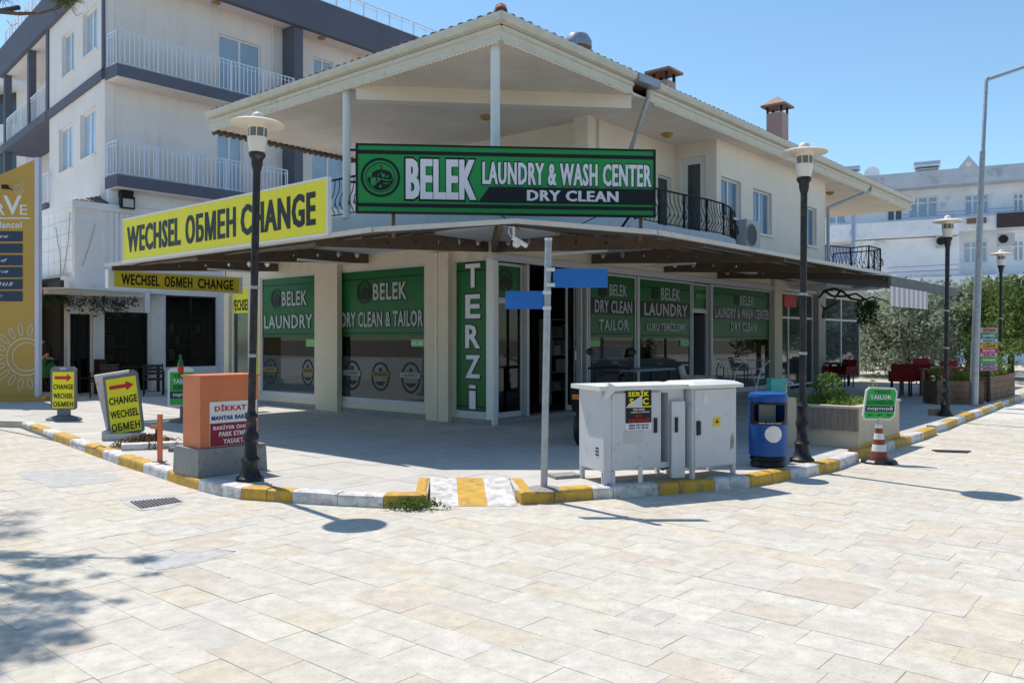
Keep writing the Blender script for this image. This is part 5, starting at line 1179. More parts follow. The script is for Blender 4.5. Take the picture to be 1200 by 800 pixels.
# red chairs and tables of the restaurant
chg = 'red armchairs of the restaurant terrace'
for i, (px, py, dg, lab) in enumerate(((1056, 464, 160, 'red armchair seen side on at the near end of the timber table'), (1072, 463, 175, 'red armchair directly behind the first at the timber table'), (1129, 462, 200, 'red armchair in a brighter red as painted sunlight, between the third lamp post and the tall grey pole'), (965, 452, 60, 'dark red armchair in deep shade just right of the second lamp post'), (988, 453, -60, 'dark red armchair in deep shade behind the bushy planter plant'), (1104, 455, 190, 'red armchair half hidden behind the third lamp post'), (1085, 450, 0, 'red armchair on the far side of the timber table'))):
    plastic_chair(Fr(*G(px, py, SW), dg, SW), lab, m_redc if i != 2 else m_redp, group=chg)  # third chair takes the brighter red as painted sunlight
def table(fr, lab, w_=1.3, d_=.8, m_=None, g=None):
    t = thing('dining_table', lab, 'table', fr, g); m_ = m_ or m_woodl
    part('tabletop', MB().box(-w_ / 2, w_ / 2, -d_ / 2, d_ / 2, .72, .76), m_, t)
    for x in (-1, 1):
        for y in (-1, 1): part('leg', MB().box(x * (w_ / 2 - .08) - .035, x * (w_ / 2 - .08) + .035, y * (d_ / 2 - .08) - .035, y * (d_ / 2 - .08) + .035, 0, .719), m_, t)
table(Fr(*G(1090, 462, SW), 30, SW), 'timber dining table among the red armchairs of the right terrace', 1.8)
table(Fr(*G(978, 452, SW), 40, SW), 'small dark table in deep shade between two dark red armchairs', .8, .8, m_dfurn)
# wooden planters at the right kerb
WF = Fr(*G(1161, 470, SW), 49.4, SW)
def wplanter(fr, w_, d_, h, lab, flowers, nb):
    t = thing('wooden_planter', lab, 'planter', fr)
    n = max(1, round(h / .14))
    for k in range(n):
        a, b = h * k / n + .004, h * (k + 1) / n - .004
        part('plank', MB().box(0, w_, 0, .04, a, b), m_wood2, t); part('plank', MB().box(0.0, .04, .041, d_, a, b), m_wood2, t); part('plank', MB().box(w_ - .04, w_, .041, d_, a, b), m_wood2, t)
    part('soil', MB().box(.04, w_ - .04, .04, d_, .1, h - .05), m_soil, t)
    plants(t, None, .08, w_ - .08, .06, d_ - .05, h, nb, .04, m_leaf2, .25)
    if flowers:
        mb = MB(); r2 = random.Random(5)
        for _ in range(60): leaves(mb, (r2.uniform(.1, w_ - .1), r2.uniform(.05, d_ - .05), h + .1 + r2.random() * .25), .03, 4, .03, 1, r2, 0)
        part('flowers', mb, m_flower, t)
    return t
wplanter(WF, 3.2, .8, .6, 'long brown wooden planter with tall shrubs along the right kerb', False, 220)
wplanter(Fr(*G(1098, 473.5, SW), 3, SW), 1.15, .6, .55, 'brown stone faced planter of pink flowers behind the third lamp post', True, 90)
x, y = WF.w(1.5, .4)
sh = thing('shrub', 'tall loose green shrub with upright shoots growing in the long brown planter', 'shrub', (x, y, SW + .5)); mb = MB()
for _ in range(26):
    dx, dy, hh = random.gauss(0, .45), random.gauss(0, .2), random.uniform(.4, 1.3)
    for k in range(7): leaves(mb, (dx * k / 6, dy * k / 6, hh * k / 6), .13, 9, .05, 1, hollow=0)
part('foliage', mb, m_leaf2, sh); part('stem', MB().tube([(0, 0, -.1), (.05, 0, .6)], .02, 5).tube([(0, 0, 0), (-.3, 0, .7)], .015, 4), m_bark, sh)
# direction boards
bxy = P(1158, 400, 20.2); DB = Fr(bxy[0], bxy[1], 0, SW); db = thing('direction_boards', 'black post with a stack of small coloured name boards beside the tall grey pole', 'sign post', DB)
dz = lambda py: EYE - SW - (py - HY) / FX * 20.2
part('post', MB().box(-.025, .025, -.02, .02, 0, dz(386)), m_black, db)
for py0, py1, cl, tx in ((384, 390, (.6, .35, .35), 'SEYHAN'), (391, 395.5, (.03, .32, .3), 'OTEL'), (397, 401.5, (.5, .55, .65), 'ANAFARTA'), (403, 408, (.6, .4, .05), 'CAFE'), (408.5, 413, (.55, .03, .2), 'BUTIK'), (413.5, 418, (.6, .35, .5), 'SPA'), (419, 424, (.1, .45, .08), 'DÖNER'), (425, 429, (.4, .42, .5), 'MARKET'), (430, 434, (.6, .3, .45), 'NOVELLE')):
    c_ = M('board_%d' % int(py0 * 10), cl, .5, var=.05); o = part('name_board', MB().box(-.2, .2, -.045, -.021, dz(py1), dz(py0)), c_, db)
    lettering(o, DB, tx, -.15, .15, dz(py1) + .02, dz(py0) - .02, -.046, m_black if sum(cl) > 1 else m_paper, None, .02)
sb_ = thing('brick', 'single pale brick lying at the foot of the third lamp post', 'brick', Fr(*G(1096, 486, SW), 20, SW)); part('brick_body', MB().box(-.13, .13, -.06, .06, 0, .12), m_woodl, sb_)
# vine on the canopy end
vb = P(958, 350, 22.5); vi = thing('vine', 'bare twisting vine branches under the end of the brown canopy', 'vine', (vb[0], vb[1], 0))
mb = MB()
def twig(pts, r): mb.tube([tuple(Vector(P(px, py, Y)) - Vector((vb[0], vb[1], 0))) for px, py, Y in pts], r, 6)
twig([(960, 348, 22.4), (966, 341, 21.8), (978, 338, 21), (988, 342, 20.6), (997, 350, 20.2), (1010, 352, 20), (1022, 348, 19.8), (1040, 353, 19.5)], [.035, .035, .03, .03, .03, .025, .02, .012])
twig([(966, 341, 21.8), (976, 347, 21.2), (990, 347, 20.6), (1003, 344, 20.2), (1018, 353, 19.8), (1030, 352, 19.6)], [.03, .03, .03, .025, .02, .012])
twig([(985, 340, 20.7), (975, 354, 20.5)], [.04, .01]); twig([(965, 373, 22), (966, 362, 22), (981, 354, 21.5)], [.05, .045, .02]); twig([(966, 362, 22), (962, 357, 22)], [.035, .01])
part('branches', mb, m_bark, vi, smooth=True); mb = MB()
for _ in range(70): p = Vector(P(random.uniform(1006, 1026), random.uniform(355, 378), 20)) - Vector((vb[0], vb[1], 0)); leaves(mb, p, .12, 10, .05, 1, hollow=0)
part('foliage', mb, M('dark_creeper', (.035, .07, .03), .7, var=.4, vs=8), vi)
# ================================================================= TREES
def olive(x, y, h, r, lab, mat, n=34, sq=1.0, leaf=.085, per=130):
    t = thing('olive_tree', lab, 'tree', (x, y, SW)); tr = MB(); lf = MB(); rd = random.Random(int(x * 100) + 5)
    tr.tube([(0, 0, 0), (.06, .03, h * .25), (0, 0, h * .45)], [.14, .11, .08], 8)
    for k in range(n):
        a = rd.random() * 6.283; e = rd.uniform(-.35, 1); rr = r * rd.uniform(.45, 1) * math.cos(e * .9); c = Vector((math.cos(a) * rr, math.sin(a) * rr, h - r * sq + math.sin(e * 1.4) * r * sq * .85))
        if k < 14: tr.tube([(0, 0, h * .4), tuple(c * .5 + Vector((0, 0, h * .22))), tuple(c)], [.06, .04, .012], 5)
        leaves(lf, c, r * rd.uniform(.25, .42), per, leaf, .85, rd, .2)
        for _ in range(3):
            d = Vector((rd.gauss(0, 1), rd.gauss(0, 1), rd.gauss(.6, .8))).normalized(); leaves(lf, c + d * r * .42, r * .13, 18, leaf, 1.2, rd, 0)
    part('trunk', tr, m_bark, t, smooth=True); part('crown', lf, mat, t); return t
def tx(px, Y): return (px - CX) / FX * Y
olive(tx(1062, 33.5), 33.5, 3.4, 2.0, 'round silvery olive tree behind the red armchairs', m_olive, 52, leaf=.1, per=190)
olive(tx(1003, 36), 36, 3.0, 1.6, 'low silvery olive tree seen past the glass corner of the restaurant', m_olive, 46, leaf=.1, per=170)
olive(tx(1136, 34), 34, 3.8, 1.5, 'taller silvery olive tree between the third lamp and the grey pole', m_olive, 46, 1.3, leaf=.1, per=180)
olive(tx(1108, 38), 38, 3.8, 1.7, 'pale olive tree farther back between the two nearer olives', m_olive, 42, leaf=.1, per=170)
olive(tx(1184, 32), 32, 3.6, 1.6, 'greener bushy tree behind the farthest lamp', m_bush, 48, 1.2, leaf=.09, per=180)
olive(tx(1160, 40), 40, 4.0, 1.9, 'hazy green tree behind the coloured name boards', m_bush, 40, leaf=.1, per=150)
olive(tx(1218, 29), 29, 3.4, 1.5, 'dark green tree cut by the right edge of the view', m_bush, 40, leaf=.09, per=150)
olive(tx(1036, 42), 42, 3.6, 1.9, 'grey green tree farthest back below the white balconies', m_olive, 36, leaf=.11, per=150)
# pine overhead at the left: crown mostly above the frame, its shadow on the paving
pt = thing('pine_tree', 'pine tree at the left whose needle tipped branch hangs into the sky', 'tree', (-8.6, 9.8, 0))
po = Vector((-8.6, 9.8, 0)); tr = MB(); nd_ = MB(); rd = random.Random(11)
tr.tube([(0, 0, -.05), (.1, -.1, 2.5), (.5, -.3, 5), (.9, -.4, 7.2)], [.2, .17, .13, .06], 10)
def tuft(c, r=.2, n=110):
    for _ in range(n):
        d = Vector((rd.gauss(0, 1), rd.gauss(0, 1), rd.gauss(.2, .8))).normalized(); e = d.cross(Vector((rd.random(), rd.random(), rd.random()))).normalized() * .004; q = c + d * r * rd.uniform(.1, .4)
        nd_.faces([q - e, q + e, q + d * r * .8 + e * .4, q + d * r * .8 - e * .4], [(0, 1, 2, 3)])
    nd_
def sunpt(px, py, h): x, y = G(px, py); d_ = h / math.tan(SUN_EL); return Vector((x + SUN_X * d_, y + SUN_Y * d_, h)) - po
br = [Vector(P(-60, 22, 8.4)) - po, Vector(P(0, 14, 8.4)) - po, Vector(P(22, 16.5, 8.4)) - po, Vector(P(46, 15.5, 8.4)) - po, Vector(P(68, 10, 8.4)) - po, Vector(P(78, 2, 8.4)) - po]
tr.tube([(.45, -.3, 4.6)] + [tuple(b) for b in br], [.05, .03, .022, .018, .014, .01, .006], 6)
for c in (br[-1] + Vector((.02, 0, .02)), br[-2] + Vector((.06, 0, .08)), br[-1] + Vector((-.1, .1, .12)), br[1] + Vector((.02, 0, .14)), br[1] + Vector((-.12, 0, .2)), br[1] + Vector((.1, 0, .2))): tuft(c, .14, 90)
for px, py in ((84, 12), (62, 12), (8, 24), (20, 9)):
    q = Vector(P(px, py, 8.4)) - po; tr.tube([tuple(q), tuple(q + Vector((.05, 0, -.06))), tuple(q + Vector((.11, 0, -.03)))], .003, 4)
spots = [(10, 650), (5, 690), (18, 676), (40, 662), (58, 660), (30, 700), (12, 715), (55, 703), (70, 712), (40, 745), (85, 748), (5, 745), (18, 735), (95, 652), (145, 656), (120, 700), (135, 703), (60, 745), (8, 770), (25, 765), (-20, 660), (-30, 700), (-25, 740), (-50, 690), (-60, 735), (-40, 780), (75, 692), (110, 672), (160, 675), (-10, 790), (48, 685), (28, 650), (88, 715), (-90, 700), (-110, 750), (-80, 650), (34, 727), (62, 728), (20, 755)]
for px, py in spots:
    h = rd.uniform(5.35, 5.9); c = sunpt(px, py, h)
    for _ in range(2 if px < 66 else 1): tuft(c + Vector((rd.gauss(0, .06), rd.gauss(0, .04), rd.gauss(0, .05))), .14 if px < 66 else .1, 110)
    tr.tube([(.8, -.35, 5.2 + rd.random()), tuple((c + Vector((.8, -.35, 6.4))) * .5 + Vector((0, 0, -.2))), tuple(c)], [.02, .01, .004], 4)
for _ in range(60):
    a = rd.random() * 6.283; rr = rd.uniform(.4, 1.6); c = Vector((.6 + math.cos(a) * rr, -.4 + math.sin(a) * rr, rd.uniform(6, 8))); tuft(c, .26, 110)
part('trunk', tr, m_bark, pt, smooth=True); part('crown', nd_, m_needle, pt)
# ================================================================= NEIGHBOURING APARTMENT BUILDING (left)
NX, NY = -11.83, 24.0
NF = Fr(NX, NY, 49.4)                                     # balcony front, x runs right
NA = math.degrees(math.atan2(-.736, .677)); NL = Fr(NX, NY, NA)   # side wall, x runs right towards the corner (negative = left)
nb = thing('apartment_building', 'tall cream apartment building with grey bands and pale balcony railings', 'building', NF)
zN = lambda py, x=0, off=0: NF.z(py, x, off)
z1b, z1t = NL.z(225, 0), NL.z(208, 0); z2b, z2t = NL.z(91, 0), NL.z(81, 0)       # slab levels at the corner
F1, F2 = z1t, z2t; F3 = F2 + (F2 - F1)
fy = lambda px, off=0: NF.x(px, off)
wl = [(fy(256), fy(306), F2 + .02, NF.z(39, fy(256))), (fy(254), fy(285), F1 + .02, NF.z(153, fy(254))), (fy(365), fy(404), F1 + .02, NF.z(176, fy(365))), (fy(367), fy(390), F2 + .02, NF.z(66, fy(367)))]
part('wall', MB().wall(0, 16, F1 - .5, F3, 0, .25, wl), m_nwall, nb, NF)
for q in wl: window(nb, NF, q[0], q[1], q[2], q[3], .06, 1, pmat=m_pane3, sill=False, fw=.07)
nlw = [(NL.x(72.5), NL.x(87), NL.z(92, NL.x(75)), NL.z(41, NL.x(75))), (NL.x(97), NL.x(114), NL.z(68, NL.x(100)), NL.z(15, NL.x(100))), (NL.x(69), NL.x(85), NL.z(204, NL.x(70)), NL.z(152, NL.x(70))), (NL.x(94), NL.x(112), NL.z(188, NL.x(96)), NL.z(134, NL.x(96)))]
LX0 = NL.x(4); LXm = NL.x(58)
part('wall', MB().wall(LXm, 0, F1 - 2.3, F3 + .1, 0, .25, nlw), m_nwall, nb, NL)
for q in nlw: window(nb, NL, q[0], q[1], q[2], q[3], .1, 1, pmat=m_pane3, fw=.06)
# recessed loggias at the far left
part('wall', MB().box(LX0, LXm, 1.3, 1.5, F1 - 2.3, F3), m_nwall, nb, NL); part('wall', MB().box(LXm - .02, LXm + .15, .251, 1.3, F1 - 2.3, F3), m_nwall, nb, NL)
bot = lambda px, py: NL.z(py, NL.x(px))
LS = F2 - .05
for zz_ in (F2, F1): part('loggia_floor', MB().box(LX0, LXm + .0, -.12, 1.29, zz_ - .3, zz_), m_ngrey, nb, NL)
for px in (6.5, 34.5, 56.5): x = NL.x(px); part('grey_column', MB().box(x - .13, x + .13, -.05, .2, F2 + .01, F3 - .3), m_ngrey, nb, NL)
x = NL.x(6.5); part('grey_column', MB().box(x - .13, x + .13, -.05, .2, 0, F2 - .31), m_ngrey, nb, NL)
railing(nb, NL, [(NL.x(8), 0), (NL.x(55), 0)], F2, F2 + 1.0, .16, m_nrail, .012, name='loggia_railing')
part('grey_band', MB().box(LX0 - .1, .0, -.16, -.001, F3 - .35, F3 + .75), m_ngrey, nb, NL)
part('loggia_ceiling', MB().box(LX0, LXm, .0, 1.29, F3 - .34, F3 - .2), m_nwall, nb, NL)
part('grey_band', MB().box(LXm, -.0, -.1, -.001, F2 - .28, F2 - .02), m_ngrey, nb, NL)
part('grey_corner', MB().box(-.12, .05, -.06, -.001, F2, F3 - .35), m_ngrey, nb, NL)
railing(nb, NL, [(NL.x(46), -.1), (NL.x(60), -.1)], F1, F1 + 1.0, .16, m_nrail, .012, name='loggia_railing')
railing(nb, NL, [(NL.x(8), -.05), (NL.x(50), -.05)], F3 + .75, F3 + 1.35, .5, m_paper, .02, name='roof_railing')
part('roof_slab', MB().prism([NF.w(0, 0), NF.w(18, 0), NF.w(18, 9), NL.w(LX0, 9), NL.w(LX0, 0)], F3 + .1, F3 + .3), m_nwall, nb, W0)
# front balconies
BP = .8
e2, e1 = fy(339, -.4), fy(331, -.4)
for zt_, zb_, e in ((F2, F2 - .34, e2), (F1, F1 - .34, e1)):
    part('balcony_slab', MB().box(0.0, e, -BP, -.001, zb_, zt_), m_ngrey, nb, NF)
    part('balcony_soffit', MB().box(.02, e - .02, -BP + .03, -.002, zb_ - .03, zb_ - .002), m_nwall, nb, NF)
    railing(nb, NF, [(.03, -.05), (.03, -BP + .05), (e - .05, -BP + .05)], zt_, zt_ + .98, .14, m_nrail, .017, name='balcony_railing')
pb0, pb1 = fy(338, -BP), fy(360, -BP)
part('grey_pillar', MB().box(pb0 + .3, pb1 - .1, -BP + .1, -.002, 2.5, F3 - .3), m_ngrey, nb, NF)
part('grey_band', MB().box(.0, 22, -BP - .1, -BP + .12, F3 - .36, F3 + .75), m_ngrey, nb, NF)
part('roof_overhang', MB().box(0, 22, -BP + .121, -.002, F3 - .3, F3 - .1), m_nwall, nb, NF)
railing(nb, NF, [(pb1, -BP), (20, -BP)], F3 + .75, F3 + 1.3, 1.2, m_paper, .015, name='roof_railing')
part('balcony_slab', MB().box(pb1, 22, -BP, -.001, F2 - .34, F2), m_ngrey, nb, NF)
for px, py in ((253, 7), (377, 46)): x = NF.x(px, -.4); part('ceiling_lamp', MB().lathe([(.14, F3 - .301), (.14, F3 - .35), (.06, F3 - .38)], 12, (x, -.4)), m_woodl, nb, NF)
part('downpipe', MB().tube([(fy(319), -.03, F2), (fy(319), -.03, F3 - .3)], .03, 6), m_nwall, nb, NF)
pc_ = part('penthouse_wall', MB().box(-3.5, -1.2, 1.2, 4, F3 + .3, F3 + 2.9), m_nwall, nb, NL)
part('penthouse_roof', MB().prism([(-4.6, .4), (-.6, .4), (-.6, 4.5), (-4.6, 4.5)], F3 + 2.9, F3 + 3.05), m_tile, nb, NL)
# ---- ground floor of that building: white clad restaurant front
GZ = NF.z(342, fy(200))
gx0, gx1 = fy(188.5), fy(248)
fz0, fz1 = NF.z(430, gx0), NF.z(346, gx0)
gw_ = [(gx0, gx1, fz0, fz1), (fy(117), fy(168), SW + .02, NF.z(366, fy(140))), (fy(77), fy(101), SW + .02, NF.z(368, fy(90)))]
part('clad_wall', MB().wall(fy(70), 12, SW, 3.4, -.3, -.05, gw_), m_clad, nb, NF)
part('clad_wall', MB().box(0, 12, -.3, -.05, 3.401, F1 - .35), m_clad, nb, NF)
for q, mat_ in ((gw_[0], m_paned), (gw_[1], m_paned), (gw_[2], m_paned)):
    window(nb, NF, *q, -.24, 1, pmat=g_clear, sill=False, fw=.06, fmat=m_black, name='shop_window')
part('white_trim', MB().box(fy(170), fy(187), -.33, -.301, SW, 3.0), m_white, nb, NF); part('white_trim', MB().box(fy(249), fy(252), -.33, -.301, SW, 3.0), m_white, nb, NF)
for k in range(9):
    z_ = SW + .35 * k + .1; part('cladding_board', MB().box(fy(171), gx0 - .06, -.345, -.331, z_, z_ + .34), m_clad, nb, NF); part('cladding_board', MB().box(gx1 + .1, fy(270), -.345, -.331, z_, z_ + .34), m_clad, nb, NF)
for k in range(7):
    z_ = 3.15 + k * .4; part('cladding_board', MB().box(.05, 4.2, -.32, -.301, z_ + .006, z_ + .394), m_clad, nb, NF)
fl = thing('floodlight', 'black floodlight mounted on the white wall under the lower balcony', 'floodlight', NF.sub(fy(149, -.5), -.32, 0, 0)); zf = NF.z(240, fy(149))
part('housing', MB().box(-.2, .2, -.25, -.1, zf - .2, zf + .15), m_black, fl); part('lamp_glass', MB().box(-.15, .15, -.26, -.251, zf - .16, zf + .08), m_greyl, fl); part('control_box', MB().box(-.18, .18, -.2, 0, zf + .16, zf + .33), m_black, fl)
# white pavilion box with the sunlit side
PVc = P(87, 300, 23.0); PV = Fr(PVc[0], PVc[1], 49.4); PVL = Fr(PVc[0], PVc[1], -45.5)
zpt, zpb = PV.z(238, 0), PV.z(340, 0)
pv = thing('restaurant_porch', 'white panelled restaurant porch with a sunlit left side below the apartments', 'porch', PV)
part('porch_body', MB().prism([PV.w(0, 0), PV.w(1.55, 0), PV.w(1.55, 1.2), PVL.w(-3.5, 1.4), PVL.w(-3.5, 0)], zpb, zpt), m_clad, pv, W0)
part('cornice', MB().prism([PV.w(-.08, -.08), PV.w(1.6, -.08), PV.w(1.6, 0), PV.w(0, 0), PVL.w(-3.5, 0), PVL.w(-3.5, -.08)], zpt - .12, zpt + .08), m_clad, pv, W0)
for k in range(5):
    zz_ = zpb + .5 + k * .38
    for i in range(6): part('panel', MB().box(-3.4 + i * .56, -2.88 + i * .56, -.025, -.001, zz_, zz_ + .36), m_clad, pv, PVL)
for x in (.75, .95, 1.1, 1.25, 1.4): part('pilaster', MB().box(x, x + .1, -.04, -.001, zpb + .4, zpt - .13), m_clad, pv, PV)
for pts in ([(-1.5, 1.9), (-1.3, 1.4), (-1.1, 1.1), (-1.0, .4)], [(-.2, 2.2), (-.35, 1.4), (-.6, .9), (-.8, .5)]): part('dry_creeper', MB().tube([(x, -.05, zpb + z_) for x, z_ in pts], .007, 4), m_bark, pv, PVL)
part('dry_creeper', MB().tube([(.55, -.04, zpb + 1.9), (.4, -.04, zpb + 1.3), (.2, -.04, zpb + .7)], .006, 4), m_bark, pv, PV)
tl_ = MB()
for i in range(12): tl_.tube([PV.w(.12 + i * .12, .1) + (zpt + .09,), PV.w(.12 + i * .12, .9) + (zpt + .09 + .04 * i,)], .06, 5)
part('porch_tiles', tl_, m_beam, pv, W0, kind='stuff')
# pergola strip and hanging creeper under it
pg = thing('terrace_pergola', 'dark restaurant pergola edge with white posts and hanging creeper', 'pergola', PV)
part('awning_edge', MB().box(-3.3, 0, -.9, -.5, zpb - .14, zpb - .02), m_white, pg, PVL); part('awning_edge', MB().box(-.9, 1.7, -.55, -.3, zpb - .16, zpb - .03), m_white, pg, PV)
part('awning_top', MB().prism([(-17.5, 21.9), (-11.6, 21.7), PV.w(2.6, -.4), PV.w(2.6, 2.5), PVL.w(-3.4, 2), (-17.5, 26.5)], zpb - .03, zpb - .001), m_white, pg, W0)
part('hanging_bracket', MB().box(1.7, 1.85, -.62, -.5, zpb - .6, zpb), m_white, pg, PV)
mb = MB(); rd = random.Random(8)
for _ in range(150):
    t = rd.random(); p = Vector((*PV.w(-1.9 + 3.4 * t, -.5 + rd.gauss(0, .12)), zpb - .22 - abs(rd.gauss(0, .18)) * (1.2 if t > .4 else .8))); leaves(mb, p, .13, 14, .045, 1, rd, 0)
part('creeper', mb, M('dark_creeper', (.035, .07, .03), .7, var=.4, vs=8), pg, W0)
part('post', MB().box(fy(71.5), fy(75), -.4, -.2, SW, 3.2), m_white, pg, NF); part('post', MB().box(fy(102), fy(107), -.4, -.2, SW, 3.2), m_white, pg, NF)
part('room_dark_backing', MB().box(fy(30), fy(70), .9, 1.0, SW, 3.3), m_dark, pg, NF)  # near-black sheet added behind the waiter so the open room looks dark
part('inner_wall', MB().box(fy(103), fy(104), -1.2, -.35, SW, 1.1), m_dfurn, pg, NF)
# tables, chairs and the waiter in the shade
cg = 'dark terrace chairs of the left restaurant'
def dchair(fr, lab, mat):
    t = thing('terrace_chair', lab, 'chair', fr, cg)
    part('seat', MB().box(-.24, .24, -.24, .24, .42, .47), mat, t)
    for sx_ in (-1, 1):
        part('arm', MB().tube([(sx_ * .25, -.22, 0), (sx_ * .25, -.22, .66), (sx_ * .25, .2, .66)], .018, 5), mat, t); part('leg', MB().tube([(sx_ * .24, .22, 0), (sx_ * .24, .28, .88)], .018, 5), mat, t)
    for z_ in (.58, .68, .78): part('back_slat', MB().box(-.23, .23, .24, .265, z_, z_ + .07), mat, t)
m_pch = M('mauve_chair', (.13, .09, .1), .6, var=.1)
for px, py, dg, lab in ((180, 463, 200, 'dark armchair at the right end of the left restaurant terrace, beside the window'), (136, 462, 170, 'mauve slatted chair behind the leaning yellow sign'), (108, 461, 10, 'dark slatted chair between the two yellow signs'), (150, 458, 20, 'mauve chair partly hidden by the top of the leaning sign'), (92, 457, 150, 'dark chair above the upright yellow sign'), (168, 456, 100, 'mauve chair on the far side of the table by the left restaurant window'), (122, 466, 0, 'dark chair nearest the gap between the two yellow signs')):
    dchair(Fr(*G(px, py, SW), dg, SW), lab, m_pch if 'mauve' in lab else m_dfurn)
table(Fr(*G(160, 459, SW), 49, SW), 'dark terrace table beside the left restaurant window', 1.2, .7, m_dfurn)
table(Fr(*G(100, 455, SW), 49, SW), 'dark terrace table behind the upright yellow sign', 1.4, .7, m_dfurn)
# person bending over the tables: one skinned body, clothes as children
def skinned(name, joints, edges, mat, parent, fr, sub=2):
    me = bpy.data.meshes.new(name); me.from_pydata([j[0] for j in joints], edges, []); o = bpy.data.objects.new(name, me); S.collection.objects.link(o)
    sm = o.modifiers.new('s', 'SKIN'); 
    for i, j in enumerate(joints): r = j[1]; me.skin_vertices[0].data[i].radius = r if isinstance(r, tuple) else (r, r)
    me.skin_vertices[0].data[0].use_root = True
    su = o.modifiers.new('u', 'SUBSURF'); su.levels = sub
    dg = bpy.context.evaluated_depsgraph_get(); dg.update(); m2 = bpy.data.meshes.new_from_object(o.evaluated_get(dg)); bpy.data.objects.remove(o)
    m2.materials.clear(); m2.materials.append(mat); m2.polygons.foreach_set('use_smooth', [True] * len(m2.polygons)); return part(name, m2, None, parent, fr)
pr = Fr(*G(57.5, 463.5, SW), -30, SW)
pe = thing('person', 'person in black top and green apron bending beside the ochre sign', 'person', pr)
J = [((0, 0, .9), (.15, .12)), ((0, -.05, 1.12), (.14, .11)), ((.02, -.14, 1.36), (.17, .1)), ((.02, -.2, 1.45), (.06, .06)), ((.03, -.26, 1.52), (.055, .06)), ((.03, -.3, 1.62), (.085, .1)),
     ((.2, -.15, 1.36), .06), ((.3, -.22, 1.12), .045), ((.22, -.42, .98), .035), ((.2, -.48, .95), (.035, .02)), ((-.16, -.15, 1.36), .06), ((-.26, -.24, 1.12), .045), ((-.16, -.44, 1.0), .035), ((-.14, -.5, .97), (.035, .02)),
     ((.1, 0, .86), .1), ((.11, -.02, .48), .06), ((.11, .03, .08), .04), ((.12, -.12, .03), (.045, .03)), ((-.1, 0, .86), .1), ((-.12, .02, .48), .06), ((-.12, .08, .08), .04), ((-.13, -.07, .03), (.045, .03))]
E_ = [(0, 1), (1, 2), (2, 3), (3, 4), (4, 5), (2, 6), (6, 7), (7, 8), (8, 9), (2, 10), (10, 11), (11, 12), (12, 13), (0, 14), (14, 15), (15, 16), (16, 17), (0, 18), (18, 19), (19, 20), (20, 21)]
skinned('body', J, E_, m_skin, pe, pr)
grow = lambda r, g: (r[0] + g, r[1] + g) if isinstance(r, tuple) else (r + g, r + g)
sub_ = lambda ids, g: [(J[i][0], grow(J[i][1], g)) for i in ids]
skinned('shirt', sub_([0, 1, 2, 6, 7, 10, 11, 3], .018), [(0, 1), (1, 2), (2, 3), (3, 4), (2, 5), (5, 6), (2, 7)], m_shirt, pe, pr)
skinned('trousers', sub_([0, 14, 15, 16, 18, 19, 20], .02), [(0, 1), (1, 2), (2, 3), (0, 4), (4, 5), (5, 6)], m_shirt, pe, pr)
part('apron', MB().lathe([(.24, .5), (.22, .8), (.19, 1.0)], 16, (0, -.02), 1, .85), m_apron, pe, smooth=True)
mbh = MB(); mbh.lathe([(.02, 1.5), (.1, 1.53), (.115, 1.62), (.1, 1.7), (.04, 1.74)], 14, (.03, -.27), .95, 1.1); part('hair', mbh, m_hair, pe, smooth=True)
for sx_ in (-1, 1):
    hx = .2 if sx_ > 0 else -.14
    for k in range(4): part('finger', MB().tube([(hx - .024 + k * .016, -.5, .945), (hx - .026 + k * .017, -.54, .93), (hx - .026 + k * .017, -.555 - (.01 if k in (1, 2) else 0), .905)], [.009, .008, .006], 6), m_skin, pe, smooth=True)
    part('thumb', MB().tube([(hx - sx_ * .03, -.47, .945), (hx - sx_ * .05, -.5, .93), (hx - sx_ * .05, -.525, .915)], [.01, .009, .007], 6), m_skin, pe, smooth=True)
part('nose', MB().faces([(.015, -.395, 1.6), (.045, -.395, 1.6), (.03, -.42, 1.595), (.03, -.39, 1.635)], [(0, 2, 1), (0, 3, 2), (1, 2, 3)]), m_skin, pe)
for x in (.0, .06): part('eye', MB().lathe([(.002, 1.625), (.009, 1.63), (.009, 1.638), (.002, 1.643)], 8, (x, -.385)), m_hair, pe)
part('mouth', MB().box(.01, .05, -.397, -.385, 1.567, 1.572), m_redp, pe)
for sx_ in (-1, 1): part('shoe', MB().xprism([(-.17, 0), (.06, 0), (.06, .09), (-.05, .1), (-.17, .05)], .115 * sx_ - .045, .115 * sx_ + .05), m_greyl, pe)
# ================================================================= OCHRE PYLON SIGN
OP = Fr(*P(41, 400, 20.5)[:2], 0); OO = 0
oa, ob_ = OP.x(41, OO), OP.x(41, OO) - 4.0
og = thing('pylon_sign', 'tall ochre restaurant sign with a line drawn sun and dark menu plates', 'sign', OP)
ztp = OP.z(187, oa, OO)
part('panel', MB().yprism([(ob_, SW + .12), (oa, SW + .12), (oa, ztp), (ob_, ztp - 1.75)], OO, OO + .1), m_ochre, og)
part('base', MB().box(ob_ - .05, oa + .22, OO - .1, OO + .4, SW, SW + .119), m_ochre, og)
part('side_trim', MB().box(oa + .002, oa + .1, OO - .02, OO + .13, SW + .12, ztp + .05), m_lav, og)
yo = OO - .001
def ol(t, a, b, c, d, m_=m_paper, off=.01, sh=0): 
    x0, x1 = OP.x(a, OO), OP.x(b, OO); xm = (x0 + x1) / 2; lettering(og, OP, t, x0, x1, OP.z(d, xm, OO), OP.z(c, xm, OO), yo, m_, None, off, shear=sh)
ol('R', -5, 6, 238.5, 252, m_white); ol('V', 4, 25.5, 229, 251.5, m_white, .015); ol('E', 23.5, 32, 240, 251.5, m_white, .0)
ol('NE', -24, -7, 240, 252, m_white, .0)
